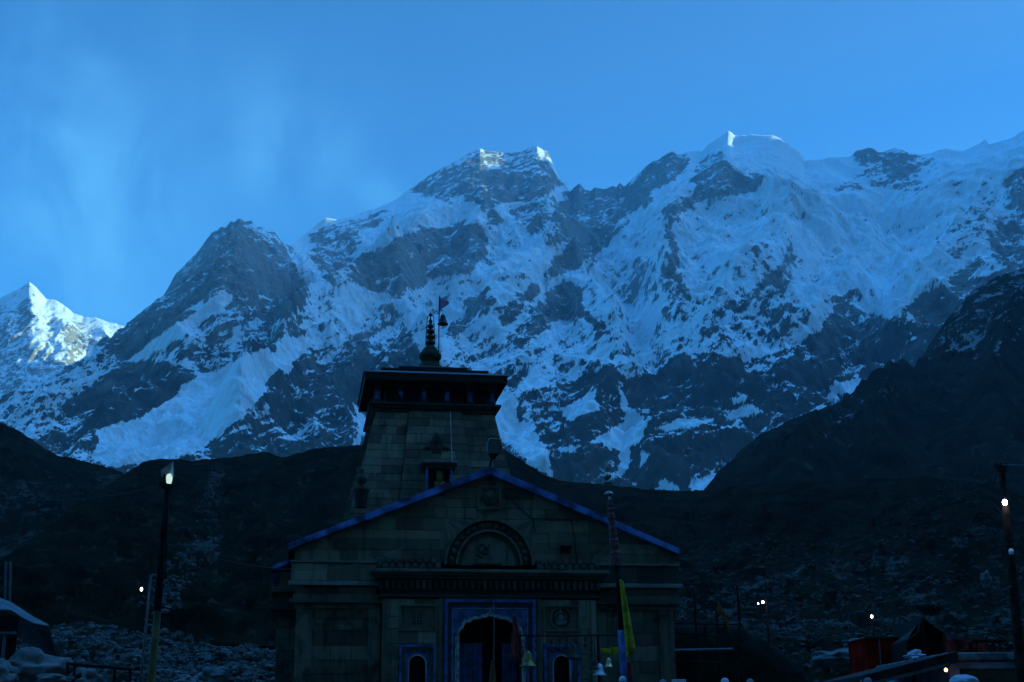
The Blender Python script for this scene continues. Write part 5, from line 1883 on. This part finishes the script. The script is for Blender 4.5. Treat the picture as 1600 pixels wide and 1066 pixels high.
def person(px, v_top, Y, label, coat, capm, seed=0):
    top = at(px, v_top, Y)
    base = Vector((top.x, Y, top.z - 1.72))
    root = empty('person', base, random.Random(seed).uniform(-0.6, 0.6))
    tag(root, label, 'person')
    me = bpy.data.meshes.new('body')
    V = [(0, 0, 0.95), (0, 0.01, 1.15), (0, 0.0, 1.36), (0, 0.0, 1.46), (0, -0.02, 1.56), (0, -0.02, 1.66),
         (0.10, 0, 0.88), (0.11, -0.02, 0.48), (0.12, 0.02, 0.08), (0.12, -0.13, 0.03),
         (-0.10, 0, 0.88), (-0.11, -0.01, 0.48), (-0.12, 0.02, 0.08), (-0.12, -0.13, 0.03),
         (0.19, 0, 1.38), (0.25, 0.02, 1.10), (0.24, -0.08, 0.86), (0.24, -0.11, 0.76),
         (-0.19, 0, 1.38), (-0.25, 0.02, 1.10), (-0.24, -0.08, 0.86), (-0.24, -0.11, 0.76)]
    E_ = [(0, 1), (1, 2), (2, 3), (3, 4), (4, 5), (0, 6), (6, 7), (7, 8), (8, 9), (0, 10), (10, 11), (11, 12), (12, 13), (2, 14), (14, 15), (15, 16), (16, 17), (2, 18), (18, 19), (19, 20), (20, 21)]
    Rr = [0.15, 0.14, 0.15, 0.06, 0.10, 0.085, 0.10, 0.065, 0.05, 0.04, 0.10, 0.065, 0.05, 0.04, 0.075, 0.055, 0.042, 0.035, 0.075, 0.055, 0.042, 0.035]
    me.from_pydata(V, E_, [])
    o = bpy.data.objects.new('body', me)
    COL.objects.link(o)
    o.parent = root
    me.materials.append(SKIN)
    o.modifiers.new('skin', 'SKIN')
    sv = me.skin_vertices[0].data
    for i, r in enumerate(Rr):
        sv[i].radius = (r, r * (0.72 if i in (0, 1, 2) else 1.0))
        sv[i].use_root = i == 0
    s_ = o.modifiers.new('smooth', 'SUBSURF')
    s_.levels = s_.render_levels = 2
    b = MB()
    b.lathe([(0.27, 0.62), (0.26, 0.9), (0.235, 1.1), (0.25, 1.3), (0.20, 1.42), (0.085, 1.49), (0.06, 1.48)], (0, 0, 0), 18, (1, 0.75))
    b.build('coat', coat, root, smooth=True)
    for sx in (-1, 1):
        b = MB()
        b.tube([(sx * 0.19, 0, 1.40), (sx * 0.255, 0.02, 1.10), (sx * 0.245, -0.08, 0.84)], [0.095, 0.075, 0.06], 10)
        b.build('sleeve', coat, root, smooth=True)
        b = MB()
        b.tube([(sx * 0.10, 0, 0.92), (sx * 0.11, -0.015, 0.48), (sx * 0.12, 0.02, 0.06)], [0.13, 0.10, 0.085], 10)
        b.build('trouser_leg', mat('dark_trousers', (0.02, 0.02, 0.025), 0.9), root, smooth=True)
    b = MB()
    b.lathe([(0.118, 1.595), (0.125, 1.62), (0.122, 1.68), (0.10, 1.735), (0.05, 1.765), (0, 1.772)], (0, -0.015, 0), 18, (0.95, 1.1))
    b.build('woollen_cap', capm, root, smooth=True)
    b = MB()
    b.blob((0, -0.125, 1.555), 0.022, 3, 0.05, 2, (0.8, 1.2, 1.3))
    b.build('nose', SKIN, root, smooth=True)
    return root


DCOAT = mat('dark_coat', (0.02, 0.022, 0.03), 0.9)
BCOAT = mat('brown_coat', (0.05, 0.035, 0.025), 0.9)
WCAP = mat('white_wool', (0.38, 0.41, 0.46), 0.95)
GCAP = mat('grey_wool', (0.15, 0.165, 0.19), 0.95)
person(973, 1059, 45, 'person in a white cap at the foot of the ceremonial pole', DCOAT, WCAP, 1)
person(1132, 1062, 44, 'person in a white cap in front of the scaffold', BCOAT, WCAP, 2)
person(1172, 1063, 45, 'person in a grey white cap right of the scaffold', DCOAT, GCAP, 3)
person(1036, 1064, 46, 'person in a grey cap near the right corner of the temple', BCOAT, GCAP, 4)
person(1353, 1061, 27.5, 'person in a pale cap under the low end of the lean-to roof', DCOAT, GCAP, 5)
b = MB()
b.blob(at(1506, 1066, 25.5), 0.24, 77, 0.12, 4, (1.1, 1, 0.55))
o = b.build('tarpaulin_hump', mat('pale_blue_sheet', (0.30, 0.33, 0.40)), None, smooth=True)
tag(o, 'rounded pale covered load at the foot of the whitewashed shop', 'covered load')
b = MB()
c_ = at(1061, 1066, 47)
b.box(c_.x - 0.24, c_.x + 0.24, 47, 47.06, c_.z - 0.4, c_.z + 0.09)
o = empty('signboard', (c_.x, 47, 2.0))
tag(o, 'small blank pale board standing before the scaffold', 'board')
bo = b.build('board', mat('white_metal', (0.62, 0.66, 0.72)), None, bevel=0.01)
bo.parent = o
bo.location = (-c_.x, -47, -2.0)
b = MB()
for dx in (0,):
    b.tube([(dx, 0.1, 0), (dx, 0.1, c_.z - 2.0)], 0.03, 6)
b.build('post', WOOD, o)

# ---------------------------------------------------------------- morning haze
hz = MB()
hz.box(-9000, 9000, -5000, 15000, -60, 4900)
hm = bpy.data.materials.new('haze_air')
hm.use_nodes = True
hm.node_tree.nodes.clear()
N, *_ = nodes_of(hm.node_tree)
pv = N('ShaderNodeVolumePrincipled', inp={'Color': (0.92, 0.95, 1.0, 1), 'Density': HAZE, 'Anisotropy': 0.6})
N('ShaderNodeOutputMaterial', inp={1: pv.outputs[0]})
tag(hz.build('haze', hm), kind='stuff')
